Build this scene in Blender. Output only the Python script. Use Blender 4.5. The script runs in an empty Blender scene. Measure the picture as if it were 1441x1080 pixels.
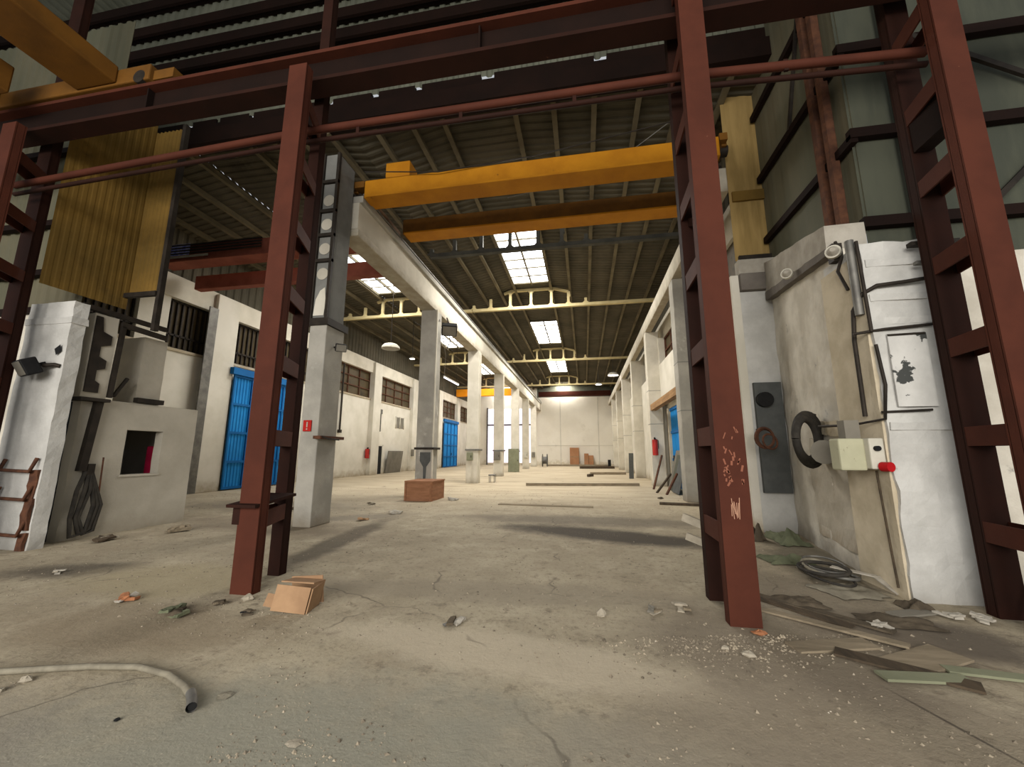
import bpy, math, random
from mathutils import Vector, Matrix, noise, Euler

random.seed(11)
SC = bpy.context.scene
COL = SC.collection
WL = {}                      # world position of every object's origin

# ------------------------------------------------------------------ mesh builder
class MB:
    def __init__(s):
        s.v, s.f, s.sm = [], [], []
    def add(s, vs, fs, smooth=False):
        b = len(s.v)
        s.v += [Vector(p) for p in vs]
        s.f += [tuple(b + i for i in q) for q in fs]
        s.sm += [smooth] * len(fs)
        return s
    def box(s, x0, x1, y0, y1, z0, z1):
        p = [(x0,y0,z0),(x1,y0,z0),(x1,y1,z0),(x0,y1,z0),(x0,y0,z1),(x1,y0,z1),(x1,y1,z1),(x0,y1,z1)]
        return s.add(p, [(3,2,1,0),(4,5,6,7),(0,1,5,4),(1,2,6,5),(2,3,7,6),(3,0,4,7)])
    def obox(s, c, size, rot=(0,0,0)):
        m = Euler(rot).to_matrix(); c = Vector(c); a,b,d = (q/2 for q in size)
        p = [c + m @ Vector((i*a,j*b,k*d)) for i,j,k in
             [(-1,-1,-1),(1,-1,-1),(1,1,-1),(-1,1,-1),(-1,-1,1),(1,-1,1),(1,1,1),(-1,1,1)]]
        return s.add(p, [(3,2,1,0),(4,5,6,7),(0,1,5,4),(1,2,6,5),(2,3,7,6),(3,0,4,7)])
    def bar(s, a, b, w, h):
        """rectangular bar between two points, h measured upwards"""
        a, b = Vector(a), Vector(b); d = (b-a).normalized()
        up = Vector((0,0,1)) if abs(d.z) < .95 else Vector((0,1,0))
        x = d.cross(up).normalized(); u = x.cross(d).normalized()
        x *= w/2; u *= h/2
        p = [a-x-u,a+x-u,a+x+u,a-x+u,b-x-u,b+x-u,b+x+u,b-x+u]
        return s.add(p, [(0,1,2,3),(7,6,5,4),(0,4,5,1),(1,5,6,2),(2,6,7,3),(3,7,4,0)])
    def tube(s, pts, r, n=8, caps=True, r2=None):
        pts = [Vector(p) for p in pts]; N = len(pts); rings = []
        pu = None
        for i, p in enumerate(pts):
            d = (pts[min(i+1,N-1)] - pts[max(i-1,0)]).normalized()
            if pu is None:
                pu = Vector((0,0,1)) if abs(d.z) < .9 else Vector((1,0,0))
            x = d.cross(pu).normalized(); u = x.cross(d).normalized(); pu = u
            rr = r if r2 is None else r + (r2-r)*i/(N-1)
            rings.append([p + (x*math.cos(t)+u*math.sin(t))*rr for t in (2*math.pi*k/n for k in range(n))])
        vs = [q for g in rings for q in g]; fs = []
        for i in range(N-1):
            for k in range(n):
                k2 = (k+1) % n
                fs.append((i*n+k, i*n+k2, (i+1)*n+k2, (i+1)*n+k))
        s.add(vs, fs, True)
        if caps:
            s.add(rings[0], [tuple(range(n-1,-1,-1))]); s.add(rings[-1], [tuple(range(n))])
        return s
    def cyl(s, c, axis, r, h, n=16, r2=None):
        c = Vector(c); a = Vector(axis).normalized()
        return s.tube([c - a*h/2, c + a*h/2], r, n, True, r2)
    def torus(s, c, axis, R, r, n=24, m=8, sx=1, sy=1, arc=1.0):
        c = Vector(c); a = Vector(axis).normalized()
        x = a.cross(Vector((0,0,1)) if abs(a.z) < .9 else Vector((1,0,0))).normalized(); y = a.cross(x)
        k = n + (1 if arc >= 1 else 0)
        return s.tube([c + x*math.cos(t)*R*sx + y*math.sin(t)*R*sy for t in (2*math.pi*arc*i/n for i in range(k))], r, m, arc < 1)
    def disc(s, c, axis, r, n=16):
        return s.cyl(c, axis, r, .01, n)
    def prism(s, poly, d):
        """closed polygon (list of 3-D points) pushed along d"""
        d = Vector(d); n = len(poly); p = [Vector(q) for q in poly]
        return s.add(p + [q+d for q in p], [tuple(range(n-1,-1,-1)), tuple(range(n,2*n))] +
                     [(i,(i+1)%n,(i+1)%n+n,i+n) for i in range(n)])
    def rough(s, x0, x1, y0, y1, z0, z1, step=.2, amp=.02, fx=None, seed=0, freq=3.0):
        """box made of small faces with an uneven, hand-plastered surface; fx(v) may bend it"""
        key = {}; vs = []; fs = []
        def grid(a,b): n = max(1, round((b-a)/step)); return [a+(b-a)*i/n for i in range(n+1)]
        X,Y,Z = grid(x0,x1), grid(y0,y1), grid(z0,z1)
        def V(x,y,z):
            k = (round(x,4),round(y,4),round(z,4))
            if k not in key:
                p = Vector((x,y,z)); q = p*freq + Vector((seed*7.3,0,0))
                n = noise.noise_vector(q)*amp + noise.noise_vector(q*3.1)*amp*.5
                if z <= z0+1e-6: n.z = 0
                key[k] = len(vs); p = p + n
                vs.append(fx(p) if fx else p)
            return key[k]
        def sheet(A,B,fn,flip):
            for i in range(len(A)-1):
                for j in range(len(B)-1):
                    q = (fn(A[i],B[j]),fn(A[i+1],B[j]),fn(A[i+1],B[j+1]),fn(A[i],B[j+1]))
                    fs.append(q[::-1] if flip else q)
        sheet(X,Y,lambda a,b:V(a,b,z0),True);  sheet(X,Y,lambda a,b:V(a,b,z1),False)
        sheet(X,Z,lambda a,b:V(a,y0,b),False); sheet(X,Z,lambda a,b:V(a,y1,b),True)
        sheet(Y,Z,lambda a,b:V(x0,a,b),True);  sheet(Y,Z,lambda a,b:V(x1,a,b),False)
        return s.add(vs, fs)
    def corrugated(s, o, u, w, pitch=.2, depth=.03, vsteps=1):
        """ribbed sheet at o; ribs repeat along u and run along w"""
        o,u,w = Vector(o),Vector(u),Vector(w); L = u.length; n = u.cross(w).normalized()*depth
        k = max(1, int(L/pitch)); prof = []
        for i in range(k):
            for t,h in ((0,0),(.3,0),(.45,1),(.85,1)):
                prof.append(((i+t)/k, h))
        prof.append((1,0)); vs = []
        for j in range(vsteps+1):
            for t,h in prof: vs.append(o + u*t + w*(j/vsteps) + n*h)
        m = len(prof)
        return s.add(vs, [(j*m+i, j*m+i+1, (j+1)*m+i+1, (j+1)*m+i) for j in range(vsteps) for i in range(m-1)])
    def build(s, name, mat, parent=None, bevel=0, origin=None):
        if parent is not None: o = WL[parent]
        elif origin is not None: o = Vector(origin)
        else:
            xs = [p.x for p in s.v]; ys = [p.y for p in s.v]; zs = [p.z for p in s.v]
            o = Vector(((min(xs)+max(xs))/2, (min(ys)+max(ys))/2, min(zs)))
        me = bpy.data.meshes.new(name)
        me.from_pydata([tuple(p-o) for p in s.v], [], s.f); me.update()
        me.polygons.foreach_set('use_smooth', s.sm)
        me.materials.append(mat)
        ob = bpy.data.objects.new(name, me); COL.objects.link(ob)
        if parent is not None: ob.parent = parent
        else: ob.location = o
        WL[ob] = o.copy()
        if bevel:
            b = ob.modifiers.new('edge', 'BEVEL'); b.width = bevel; b.segments = 2; b.limit_method = 'ANGLE'; b.angle_limit = math.radians(50)
        return ob

def tag(o, label, cat, group=None):
    o['label'] = label; o['category'] = cat
    if group: o['group'] = group
    return o
def thing(name, label, cat, loc, group=None):
    o = bpy.data.objects.new(name, None); COL.objects.link(o)
    o.empty_display_size = .1; o.location = loc; WL[o] = Vector(loc)
    return tag(o, label, cat, group)
def one(mb, name, mat, label, cat, group=None, bevel=0):
    return tag(mb.build(name, mat, None, bevel), label, cat, group)
def struct(o):
    o['kind'] = 'structure'; return o
def dup(root, off, label, group=None):
    """a copy of a thing with copies of its parts and sub-parts, moved by off"""
    off = Vector(off)
    def cp(o, par):
        c = o.copy(); COL.objects.link(c); c.parent = par; WL[c] = WL[o] + off
        for ch in [q for q in o.children]: cp(ch, c)
        return c
    r = cp(root, None); r.location = WL[r]; r['label'] = label
    if group: r['group'] = group
    return r

# ------------------------------------------------------------------ materials
def lin(c):
    return tuple((x/255/12.92) if x/255 <= .04045 else ((x/255+.055)/1.055)**2.4 for x in c) + (1,)
def nd(nt, t, **k):
    n = nt.nodes.new(t)
    for a, b in k.items(): setattr(n, a, b)
    return n
def M(name, c1, c2=None, scale=2.0, rough=.85, metal=0.0, bump=.15, fine=30.0, spot=None, spot_scale=3.0, spot_at=.62,
      spot_soft=.06, stretch=(1,1,1), emit=None, estr=0, dirt=None, dirt_h=.6, lines=None):
    m = bpy.data.materials.new(name); m.use_nodes = True; nt = m.node_tree; nt.nodes.clear()
    L = nt.links.new
    out = nd(nt,'ShaderNodeOutputMaterial'); bs = nd(nt,'ShaderNodeBsdfPrincipled'); L(bs.outputs[0], out.inputs[0])
    bs.inputs['Roughness'].default_value = rough; bs.inputs['Metallic'].default_value = metal
    bs.inputs['Specular IOR Level'].default_value = .12
    tc = nd(nt,'ShaderNodeTexCoord'); oi = nd(nt,'ShaderNodeObjectInfo')
    mul = nd(nt,'ShaderNodeMath', operation='MULTIPLY'); mul.inputs[1].default_value = 37.0; L(oi.outputs['Random'], mul.inputs[0])
    ad = nd(nt,'ShaderNodeVectorMath', operation='ADD'); L(tc.outputs['Object'], ad.inputs[0]); L(mul.outputs[0], ad.inputs[1])
    mp = nd(nt,'ShaderNodeMapping'); mp.inputs['Scale'].default_value = stretch; L(ad.outputs[0], mp.inputs[0])
    def N(sc, det=6, ro=.6):
        n = nd(nt,'ShaderNodeTexNoise'); n.inputs['Scale'].default_value = sc; n.inputs['Detail'].default_value = det
        n.inputs['Roughness'].default_value = ro; L(mp.outputs[0], n.inputs['Vector']); return n.outputs['Fac']
    def mix(fac, a, b):
        n = nd(nt,'ShaderNodeMix', data_type='RGBA'); L(fac, n.inputs[0])
        for q, i in ((a,6),(b,7)):
            if isinstance(q, tuple): n.inputs[i].default_value = q
            else: L(q, n.inputs[i])
        return n.outputs[2]
    def ramp(fac, lo, hi):
        n = nd(nt,'ShaderNodeMapRange'); n.interpolation_type = 'SMOOTHSTEP'
        n.inputs[1].default_value = lo; n.inputs[2].default_value = hi; L(fac, n.inputs[0]); return n.outputs[0]
    col = lin(c1)
    if c2: col = mix(ramp(N(scale), .32, .68), lin(c1), lin(c2))
    if spot: col = mix(ramp(N(spot_scale, 8, .65), spot_at, spot_at+spot_soft), col, lin(spot))
    if dirt:
        sx = nd(nt,'ShaderNodeSeparateXYZ'); L(tc.outputs['Object'], sx.inputs[0])
        a = nd(nt,'ShaderNodeMath', operation='MULTIPLY_ADD'); L(N(2.5), a.inputs[0]); a.inputs[1].default_value = dirt_h*2
        a.inputs[2].default_value = -dirt_h*.6
        d = nd(nt,'ShaderNodeMath', operation='SUBTRACT'); L(a.outputs[0], d.inputs[0]); L(sx.outputs['Z'], d.inputs[1])
        col = mix(ramp(d.outputs[0], -.35, .35), col, lin(dirt))
    if isinstance(col, tuple): bs.inputs['Base Color'].default_value = col
    else: L(col, bs.inputs['Base Color'])
    if bump:
        b = nd(nt,'ShaderNodeBump'); b.inputs['Strength'].default_value = bump; b.inputs['Distance'].default_value = .02
        L(N(fine, 4), b.inputs['Height']); L(b.outputs[0], bs.inputs['Normal'])
    if emit:
        bs.inputs['Emission Color'].default_value = lin(emit); bs.inputs['Emission Strength'].default_value = estr
    return m

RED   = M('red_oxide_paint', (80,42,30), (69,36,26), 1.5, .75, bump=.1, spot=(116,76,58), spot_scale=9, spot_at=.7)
REDD  = M('darkened_red_paint', (46,24,17), (37,20,14), 1.5, .75, bump=.1, spot=(82,50,38), spot_scale=8, spot_at=.7)
REDK  = M('very_dark_red_paint', (30,17,12), (24,14,10), 1.2, .8, bump=.1)  # near-black red for girts, girder web and eaves beam
CONC  = M('grey_concrete', (172,168,158), (150,147,138), 1.2, .9, bump=.25, spot=(196,192,182), spot_scale=1.5, spot_at=.6, spot_soft=.15, dirt=(128,118,102), dirt_h=.25)
CONCD = M('dark_concrete', (128,128,124), (108,108,104), 1.2, .9, bump=.25, dirt=(112,104,92), dirt_h=.25)
CONCW = M('pale_concrete', (214,208,193), (196,190,174), 1.0, .9, bump=.2, dirt=(150,140,120), dirt_h=.3)
WHITE = M('white_wall_paint', (216,211,198), (200,195,180), .7, .9, bump=.15, spot=(182,172,150), spot_scale=.9, spot_at=.64, spot_soft=.15, dirt=(165,152,128), dirt_h=.5)
PLAST = M('white_plaster', (222,216,202), (196,189,174), 1.6, .9, bump=.5, fine=14, spot=(150,147,140), spot_scale=2.4, spot_at=.64, spot_soft=.1, dirt=(150,144,134), dirt_h=.35)
PLASTL= M('lime_white_plaster', (200,199,194), (182,181,176), 2.2, .9, bump=.4, fine=18, spot=(165,162,156), spot_scale=4, spot_at=.68, dirt=(140,136,128), dirt_h=.15)
PLASTG= M('grimy_plaster', (196,188,172), (172,164,148), 1.4, .9, bump=.5, fine=12, spot=(140,128,108), spot_scale=1.8, spot_at=.6, spot_soft=.12, dirt=(146,126,100), dirt_h=.5)
BOOTH = M('grey_render', (186,180,166), (170,164,150), 1.1, .9, bump=.25, fine=20, spot=(140,132,118), spot_scale=3, spot_at=.72, dirt=(150,142,126), dirt_h=.3)
TANP  = M('tan_plaster', (204,192,168), (180,168,144), 2, .9, bump=.4, fine=14)
FARW  = M('far_wall_paint', (238,233,220), (228,222,208), .35, .9, bump=.05, spot=(198,190,172), spot_scale=.5, spot_at=.62, spot_soft=.2, dirt=(205,195,172), dirt_h=1.0)
REDC  = M('pinkish_red_crane', (150,88,72), (128,72,58), 1.5, .7, bump=.05)  # pinkish red for the side aisle crane
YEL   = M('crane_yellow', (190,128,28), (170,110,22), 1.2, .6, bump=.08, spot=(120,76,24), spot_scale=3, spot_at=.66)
YELD  = M('dark_crane_yellow', (116,78,30), (92,62,26), 1.2, .65, bump=.08)  # darker, browner crane yellow
ORAN  = M('orange_crane', (238,150,30), (226,136,24), 1, .6, bump=.05)
CREAM = M('cream_truss_paint', (206,192,146), (188,172,128), 1.5, .75, bump=.05)
TRUSD = M('dark_truss_tone', (84,84,78), (68,68,64), 1.5, .75, bump=.05)  # dark grey tone of the first truss
ROOF  = M('roof_sheet', (92,86,72), (74,70,58), .5, .8, bump=.05, spot=(58,54,45), spot_scale=.6, spot_at=.58, spot_soft=.2)
PURL  = M('purlin_paint', (116,107,85), (92,84,67), .8, .8, bump=.05)
CLADY = M('yellowed_cladding', (128,100,48), (98,78,38), .6, .7, bump=.05, spot=(74,58,30), spot_scale=.8, spot_at=.58, spot_soft=.2)
CLADO = M('ochre_sheet', (164,138,88), (138,115,70), 1.0, .8, bump=.1, stretch=(3,3,.5), spot=(92,72,42), spot_scale=1.2, spot_at=.64, spot_soft=.15)
CLADG = M('grey_cladding', (112,106,86), (92,92,76), .7, .7, bump=.05, stretch=(1,1,.4))
CLADB = M('blueish_cladding', (84,86,73), (68,71,62), .9, .7, bump=.05, stretch=(2,2,.4))
CLADK = M('gable_sheet', (112,114,100), (92,94,82), .5, .7, bump=.05)
STEEL = M('dark_steel', (58,52,46), (44,40,36), 4, .6, .3, bump=.1)
STEELG= M('grey_steel', (120,118,112), (98,96,92), 4, .5, .4, bump=.1)
RUST  = M('rusty_steel', (104,70,52), (78,54,44), 6, .85, .1, bump=.25)
BLACK = M('black_plastic', (34,34,34), (24,24,25), 5, .55, bump=.05)
RUBB  = M('dusty_rubber', (66,62,56), (48,46,43), 6, .8, bump=.2)
BLUE  = M('blue_door_paint', (40,138,206), (32,122,188), .8, .6, bump=.05, spot=(70,140,186), spot_scale=2, spot_at=.7)
BLUED = M('dark_blue_paint', (24,100,160), (20,88,146), 1, .6, bump=.05)
GLASSB= M('dirty_window_glass', (88,76,54), (70,62,46), 1.2, .5, bump=.05, spot=(50,44,34), spot_scale=1.0, spot_at=.58, spot_soft=.1)
SKYP  = M('skylight_sheet', (255,255,250), rough=.6, bump=0, emit=(246,250,255), estr=7.0)
BRITE = M('daylit_opening', (240,238,250), rough=.6, bump=0, emit=(238,232,250), estr=.85)
GREYP = M('grey_panel', (92,94,92), (80,82,81), 3, .7, bump=.1, spot=(70,70,70), spot_scale=3, spot_at=.66)
GREYS = M('grey_sheet', (126,121,110), (110,106,96), 1.5, .8, bump=.1)
BOXG  = M('pale_green_enamel', (184,182,154), (168,166,140), 2, .6, bump=.05, spot=(140,134,112), spot_scale=6, spot_at=.66)
BOXW  = M('off_white_plastic', (200,196,182), (186,182,168), 3, .6, bump=.05)
GREEN = M('faded_green', (134,136,112), (118,120,98), 2, .7, bump=.05)
REDE  = M('faded_red_enamel', (186,58,52), (160,48,44), 3, .5, bump=0)
LINT  = M('lintel_timber', (168,132,92), (140,108,74), 2, .85, bump=.15, stretch=(4,.6,4))
REDP  = M('signal_red', (190,30,36), (170,24,30), 3, .5, bump=0)
MAG   = M('crimson_plastic', (172,28,66), (150,22,54), 3, .6, bump=0)
CARD  = M('cardboard', (168,136,104), (148,118,90), 3, .9, bump=.15)
CARDF = M('brown_cardboard', (176,130,96), (160,116,84), 1, .9, bump=.05)
CRATE = M('brown_boarding', (158,114,86), (138,98,72), 2, .85, bump=.15, stretch=(1,1,5))
WOOD  = M('weathered_timber', (146,133,112), (120,109,91), 3, .9, bump=.2, stretch=(.6,4,4))
WOODD = M('dark_timber', (86,74,60), (66,58,48), 3, .9, bump=.2, stretch=(4,.6,4))
HOSE  = M('dusty_hose', (140,134,118), (118,112,98), 8, .7, bump=.2)
STONE = M('pale_stone', (172,163,146), (150,142,126), 6, .9, bump=.3)
GRAV  = M('gravel_mix', (166,154,134), (98,90,78), 6, .95, bump=.2, spot=(206,198,182), spot_scale=7, spot_at=.64)
CLOTHG= M('dirty_green_cloth', (112,116,92), (92,96,76), 6, .95, bump=.3)
CLOTHK= M('dirty_dark_cloth', (96,86,72), (74,66,55), 6, .95, bump=.3)
LAMPW = M('lit_lamp', (255,255,255), bump=0, emit=(250,246,255), estr=9)
TUBEL = M('lit_tube', (255,255,255), bump=0, emit=(236,230,255), estr=5)
PAPER = M('pale_scrap', (178,172,160), (152,146,134), 8, .8, bump=.1)
BRICK = M('orange_scrap', (176,120,84), (150,100,70), 8, .9, bump=.2)
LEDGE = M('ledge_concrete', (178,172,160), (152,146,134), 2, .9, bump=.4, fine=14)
LEDGU = M('shaded_ledge_concrete', (120,114,106), (104,98,92), 2, .9, bump=.3)  # darker copy of the ledge concrete, shade put into the colour
SIGNR = M('sign_red', (176,40,34), (164,34,30), 2, .6, bump=0)
PEEL  = M('peeling_white_paint', (206,205,200), (192,191,186), 3, .7, bump=.2, spot=(70,72,70), spot_scale=4.2, spot_at=.57, spot_soft=.02)

# ------------------------------------------------------------------ floor
def floor_material():
    m = bpy.data.materials.new('dusty_concrete_floor'); m.use_nodes = True; nt = m.node_tree; nt.nodes.clear(); L = nt.links.new
    out = nd(nt,'ShaderNodeOutputMaterial'); bs = nd(nt,'ShaderNodeBsdfPrincipled'); L(bs.outputs[0], out.inputs[0])
    bs.inputs['Roughness'].default_value = .92; bs.inputs['Specular IOR Level'].default_value = .25
    tc = nd(nt,'ShaderNodeTexCoord'); P = tc.outputs['Object']
    def N(sc, det=7, ro=.62, st=(1,1,1)):
        mp = nd(nt,'ShaderNodeMapping'); mp.inputs['Scale'].default_value = st; L(P, mp.inputs[0])
        n = nd(nt,'ShaderNodeTexNoise'); n.inputs['Scale'].default_value = sc; n.inputs['Detail'].default_value = det
        n.inputs['Roughness'].default_value = ro; L(mp.outputs[0], n.inputs['Vector']); return n.outputs['Fac']
    def ramp(fac, lo, hi):
        n = nd(nt,'ShaderNodeMapRange'); n.interpolation_type = 'SMOOTHSTEP'
        n.inputs[1].default_value = lo; n.inputs[2].default_value = hi; L(fac, n.inputs[0]); return n.outputs[0]
    def mix(fac, a, b):
        n = nd(nt,'ShaderNodeMix', data_type='RGBA'); L(fac, n.inputs[0])
        for q, i in ((a,6),(b,7)):
            if isinstance(q, tuple): n.inputs[i].default_value = q
            else: L(q, n.inputs[i])
        return n.outputs[2]
    def math_(op, a, b):
        n = nd(nt,'ShaderNodeMath', operation=op)
        for q, i in ((a,0),(b,1)):
            if isinstance(q, (int,float)): n.inputs[i].default_value = q
            else: L(q, n.inputs[i])
        return n.outputs[0]
    edge = N(1.6, 8, .65)
    def blob(cx, cy, rx, ry, rot=0, soft=.35, wob=1.3):
        mp = nd(nt,'ShaderNodeMapping', vector_type='TEXTURE'); mp.inputs['Location'].default_value = (cx,cy,0)
        mp.inputs['Rotation'].default_value = (0,0,rot); mp.inputs['Scale'].default_value = (rx,ry,1); L(P, mp.inputs[0])
        ln = nd(nt,'ShaderNodeVectorMath', operation='LENGTH'); L(mp.outputs[0], ln.inputs[0])
        w = math_('MULTIPLY', math_('SUBTRACT', edge, .5), wob)
        d = math_('ADD', ln.outputs['Value'], w)
        n = nd(nt,'ShaderNodeMapRange'); n.interpolation_type = 'SMOOTHSTEP'; n.inputs[1].default_value = 1+soft; n.inputs[2].default_value = 1-soft
        L(d, n.inputs[0]); return n.outputs[0]
    c = mix(ramp(N(.5), .35, .68), lin((172,161,138)), lin((150,139,118)))
    c = mix(ramp(N(2.2), .45, .75), c, lin((188,177,154)))
    c = mix(ramp(N(5.5, 8, .7), .52, .72), c, lin((118,107,90)))
    c = mix(math_('MULTIPLY', ramp(N(17, 6, .75), .5, .66), .5), c, lin((112,102,86)))
    c = mix(math_('MULTIPLY', ramp(N(1.1, 7, .7), .5, .62), .45), c, lin((134,121,101)))
    sy = nd(nt,'ShaderNodeSeparateXYZ'); L(P, sy.inputs[0])
    c = mix(ramp(sy.outputs['Y'], 9, 20), c, mix(ramp(N(1.0,6,.6,(.35,1.6,1)), .4, .7), lin((182,168,142)), lin((158,144,120))))
    for b, colr, k in ((blob(-1.7,1.35,2.4,1.5,.15), (142,140,126), .9), (blob(-4.5,1.0,2.2,1.3), (138,130,118), .7),
                    (blob(.6,2.0,1.2,.9), (146,138,122), .6),
                    (blob(.4,8.5,2.3,.6,-.3,.4,.9), (70,63,54), .95), (blob(.2,10.2,3.0,.7,0,.5), (104,96,84), .7),
                    (blob(-4.5,7.2,.3,2.2,.13,.4), (86,78,66), .85),  # the column's long shadow streak, painted into the floor colour
                    (blob(-7.0,4.7,.75,.36,.3,.5), (70,62,54), .75), (blob(-7.0,8.2,2.6,.8,-.2,.5), (112,100,84), .7),
                    (blob(3.0,4.5,.8,.45,-.3), (84,75,66), .85), (blob(2.5,5.4,.8,.9), (112,102,88), .6),
                    (blob(3.4,7.2,.5,1.6,-.2), (92,86,72), .8), (blob(-5.2,4.6,1.2,.7), (158,146,116), .6),
                    (blob(-1.2,4.9,2.4,.35,.05), (142,132,114), .6), (blob(-.6,3.5,1.6,.35,-.15), (190,178,156), .7),
                    (blob(1.6,4.0,1.2,.8), (116,105,90), .7), (blob(1.8,2.9,1.4,.7), (128,117,101), .6), (blob(-4.2,3.4,1.4,.5), (136,122,100), .6),
                    (blob(2.14,3.08,.012,.34,.31,.6,1.2), (70,62,54), .8),
                    (blob(-9.4,11.2,2.8,1.2,0,.5), (112,104,90), .7), (blob(-5.6,9.6,1.2,.5,.6,.5), (120,112,100), .6)):
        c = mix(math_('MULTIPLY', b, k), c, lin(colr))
    # thin cracks and slab joints
    vo = nd(nt,'ShaderNodeTexVoronoi', feature='DISTANCE_TO_EDGE'); vo.inputs['Scale'].default_value = .33
    wv = nd(nt,'ShaderNodeTexNoise'); wv.inputs['Scale'].default_value = 2.0; L(P, wv.inputs['Vector'])
    av = nd(nt,'ShaderNodeVectorMath', operation='MULTIPLY_ADD'); L(wv.outputs['Color'], av.inputs[0]); av.inputs[1].default_value = (.5,.5,0); L(P, av.inputs[2])
    L(av.outputs[0], vo.inputs['Vector'])
    crack = math_('MULTIPLY', ramp(vo.outputs['Distance'], .006, .001), ramp(N(.7,3), .48, .6))
    c = mix(math_('MULTIPLY', crack, .55), c, lin((84,76,66)))
    # scatter of fine pale grit
    v2 = nd(nt,'ShaderNodeTexVoronoi'); v2.inputs['Scale'].default_value = 26; L(P, v2.inputs['Vector'])
    grit = math_('MULTIPLY', ramp(v2.outputs['Distance'], .2, .1), ramp(N(.9,5), .48, .62))
    c = mix(math_('MULTIPLY', grit, .5), c, lin((190,180,160)))
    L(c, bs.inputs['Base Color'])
    b = nd(nt,'ShaderNodeBump'); b.inputs['Strength'].default_value = .5; b.inputs['Distance'].default_value = .02
    hs = math_('ADD', N(9, 8, .7), math_('MULTIPLY', N(50, 3), .35)); L(hs, b.inputs['Height']); L(b.outputs[0], bs.inputs['Normal'])
    return m
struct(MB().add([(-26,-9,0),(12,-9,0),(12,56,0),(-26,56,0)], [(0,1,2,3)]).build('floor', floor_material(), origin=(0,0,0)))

# ------------------------------------------------------------------ constants of the hall
LX0, LX1 = -6.3, -5.62        # free-standing column row
RX0, RX1 = 3.3, 3.95          # wall column row
CY = [8.1, 14.5, 21.15, 27.85, 34.75, 41.25, 47.95]     # front faces of the columns
FAR = 54.4
LW = -15.5                    # side aisle wall face
RW = 4.2                      # right wall face

# ------------------------------------------------------------------ roofs: sheet with purlins as parts, rooflights as windows
SKYY = [(15.2,20.8),(27.4,33.4),(40.0,46.0),(52.6,54.3)]
def roof(name, prof, hole, purl, nm):
    """prof: list of (x,z); hole: (x0,x1) of the rooflight strip"""
    mb = MB()
    def strip(x0,z0,x1,z1,ya,yb):
        mb.corrugated((x0,ya,z0), (0,yb-ya,0), (x1-x0,0,z1-z0), .28, -.035)
    for (x0,z0),(x1,z1) in zip(prof, prof[1:]):
        if abs(x0-hole[0]) < 1e-6:
            y = 8.55
            for a,b in SKYY:
                strip(x0,z0,x1,z1,y,a); y = b
            strip(x0,z0,x1,z1,y,FAR+.2)
        else: strip(x0,z0,x1,z1,8.55,FAR+.2)
    r = struct(mb.build(name, ROOF, origin=((prof[0][0]+prof[-1][0])/2, 30, 10.3)))
    def zz(x):
        for (x0,z0),(x1,z1) in zip(prof, prof[1:]):
            if x0 <= x <= x1: return z0 + (z1-z0)*(x-x0)/(x1-x0)
        return prof[-1][1]
    for x in purl:
        if hole[0]+.05 < x < hole[1]-.05:
            continue
        z = zz(x)
        p = MB(); p.box(x-.03,x+.03,8.6,FAR,z-.2,z-.02).box(x-.07,x+.07,8.6,FAR,z-.215,z-.2)
        p.build('purlin', PURL, r)
    for i,(a,b) in enumerate(SKYY):
        x0,x1 = hole; z = zz((x0+x1)/2)+.03
        p = MB().add([(x0,a,z),(x1,a,z),(x1,b,z),(x0,b,z)], [(0,3,2,1)])
        w = p.build('window_%d' % nm[i], SKYP, origin=((x0+x1)/2,(a+b)/2,z)); struct(w)
        f = MB(); xm = (x0+x1)/2
        for xx in (x0, xm, x1): f.box(xx-.035,xx+.035,a,b,z-.16,z-.01)
        n = 6
        for k in range(n+1):
            yy = a+(b-a)*k/n; t = .05 if k in (0,n) else .018
            f.box(x0,x1,yy-t,yy+t,z-.08,z-.012)
        f.build('glazing_bar', PURL, w)
    return r
roof('ceiling_nave', [(-6.15,10.35),(-3.65,10.92),(-1.6,10.92),(4.35,10.35)], (-3.65,-1.6),
     [-5.4,-4.45,-3.62,-2.6,-1.6,-.55,.5,1.6,2.6,3.6], (1,2,3,4))
roof('ceiling_left', [(-15.8,10.3),(-11.8,10.92),(-9.75,10.92),(-6.15,10.35)], (-11.8,-9.75),
     [-15,-14,-13,-11.85,-10.8,-9.7,-8.7,-7.7,-6.7], (5,6,7,8))

# front gable over the hall entrance: ribbed sheet, girts, an eaves beam; daylight leaks through gaps at its foot
gb = MB(); gb.corrugated((-26,8.56,11.13), (38,0,0), (0,0,5.2), .3, .05)
g = struct(gb.build('wall_gable', CLADK, origin=(-6,8.56,11.2)))
for z in (13.05,13.75,14.6,15.6):
    MB().box(-26,12,8.3,8.5,z-.09,z+.09).box(-26,12,8.26,8.34,z-.16,z+.16).build('girt', REDK, g)
MB().box(-26,12,8.35,8.75,10.3,10.78).build('eaves_beam', REDK, g)
fl = MB(); cuts = [(-11.4,.3),(-10.3,.14),(-9.2,.16),(-6.7,.16),(-5.4,.22),(-4.15,.2),(-2.35,.35),(.5,.3)]
x = -26
for c0,w in cuts:
    fl.box(x,c0,8.5,8.62,10.7,11.2).box(c0,c0+w,8.5,8.62,10.7,11.04); x = c0+w
fl.box(x,12,8.5,8.62,10.7,11.2); fl.build('flashing', REDK, g)
# roof over the crosswise hall the photograph is taken from
cr = MB(); cr.corrugated((-26,-9,16.2), (38,0,0), (0,17.7,0), .3, -.05)
struct(cr.build('ceiling_front', CLADK, origin=(-6,0,16.2)))

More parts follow.
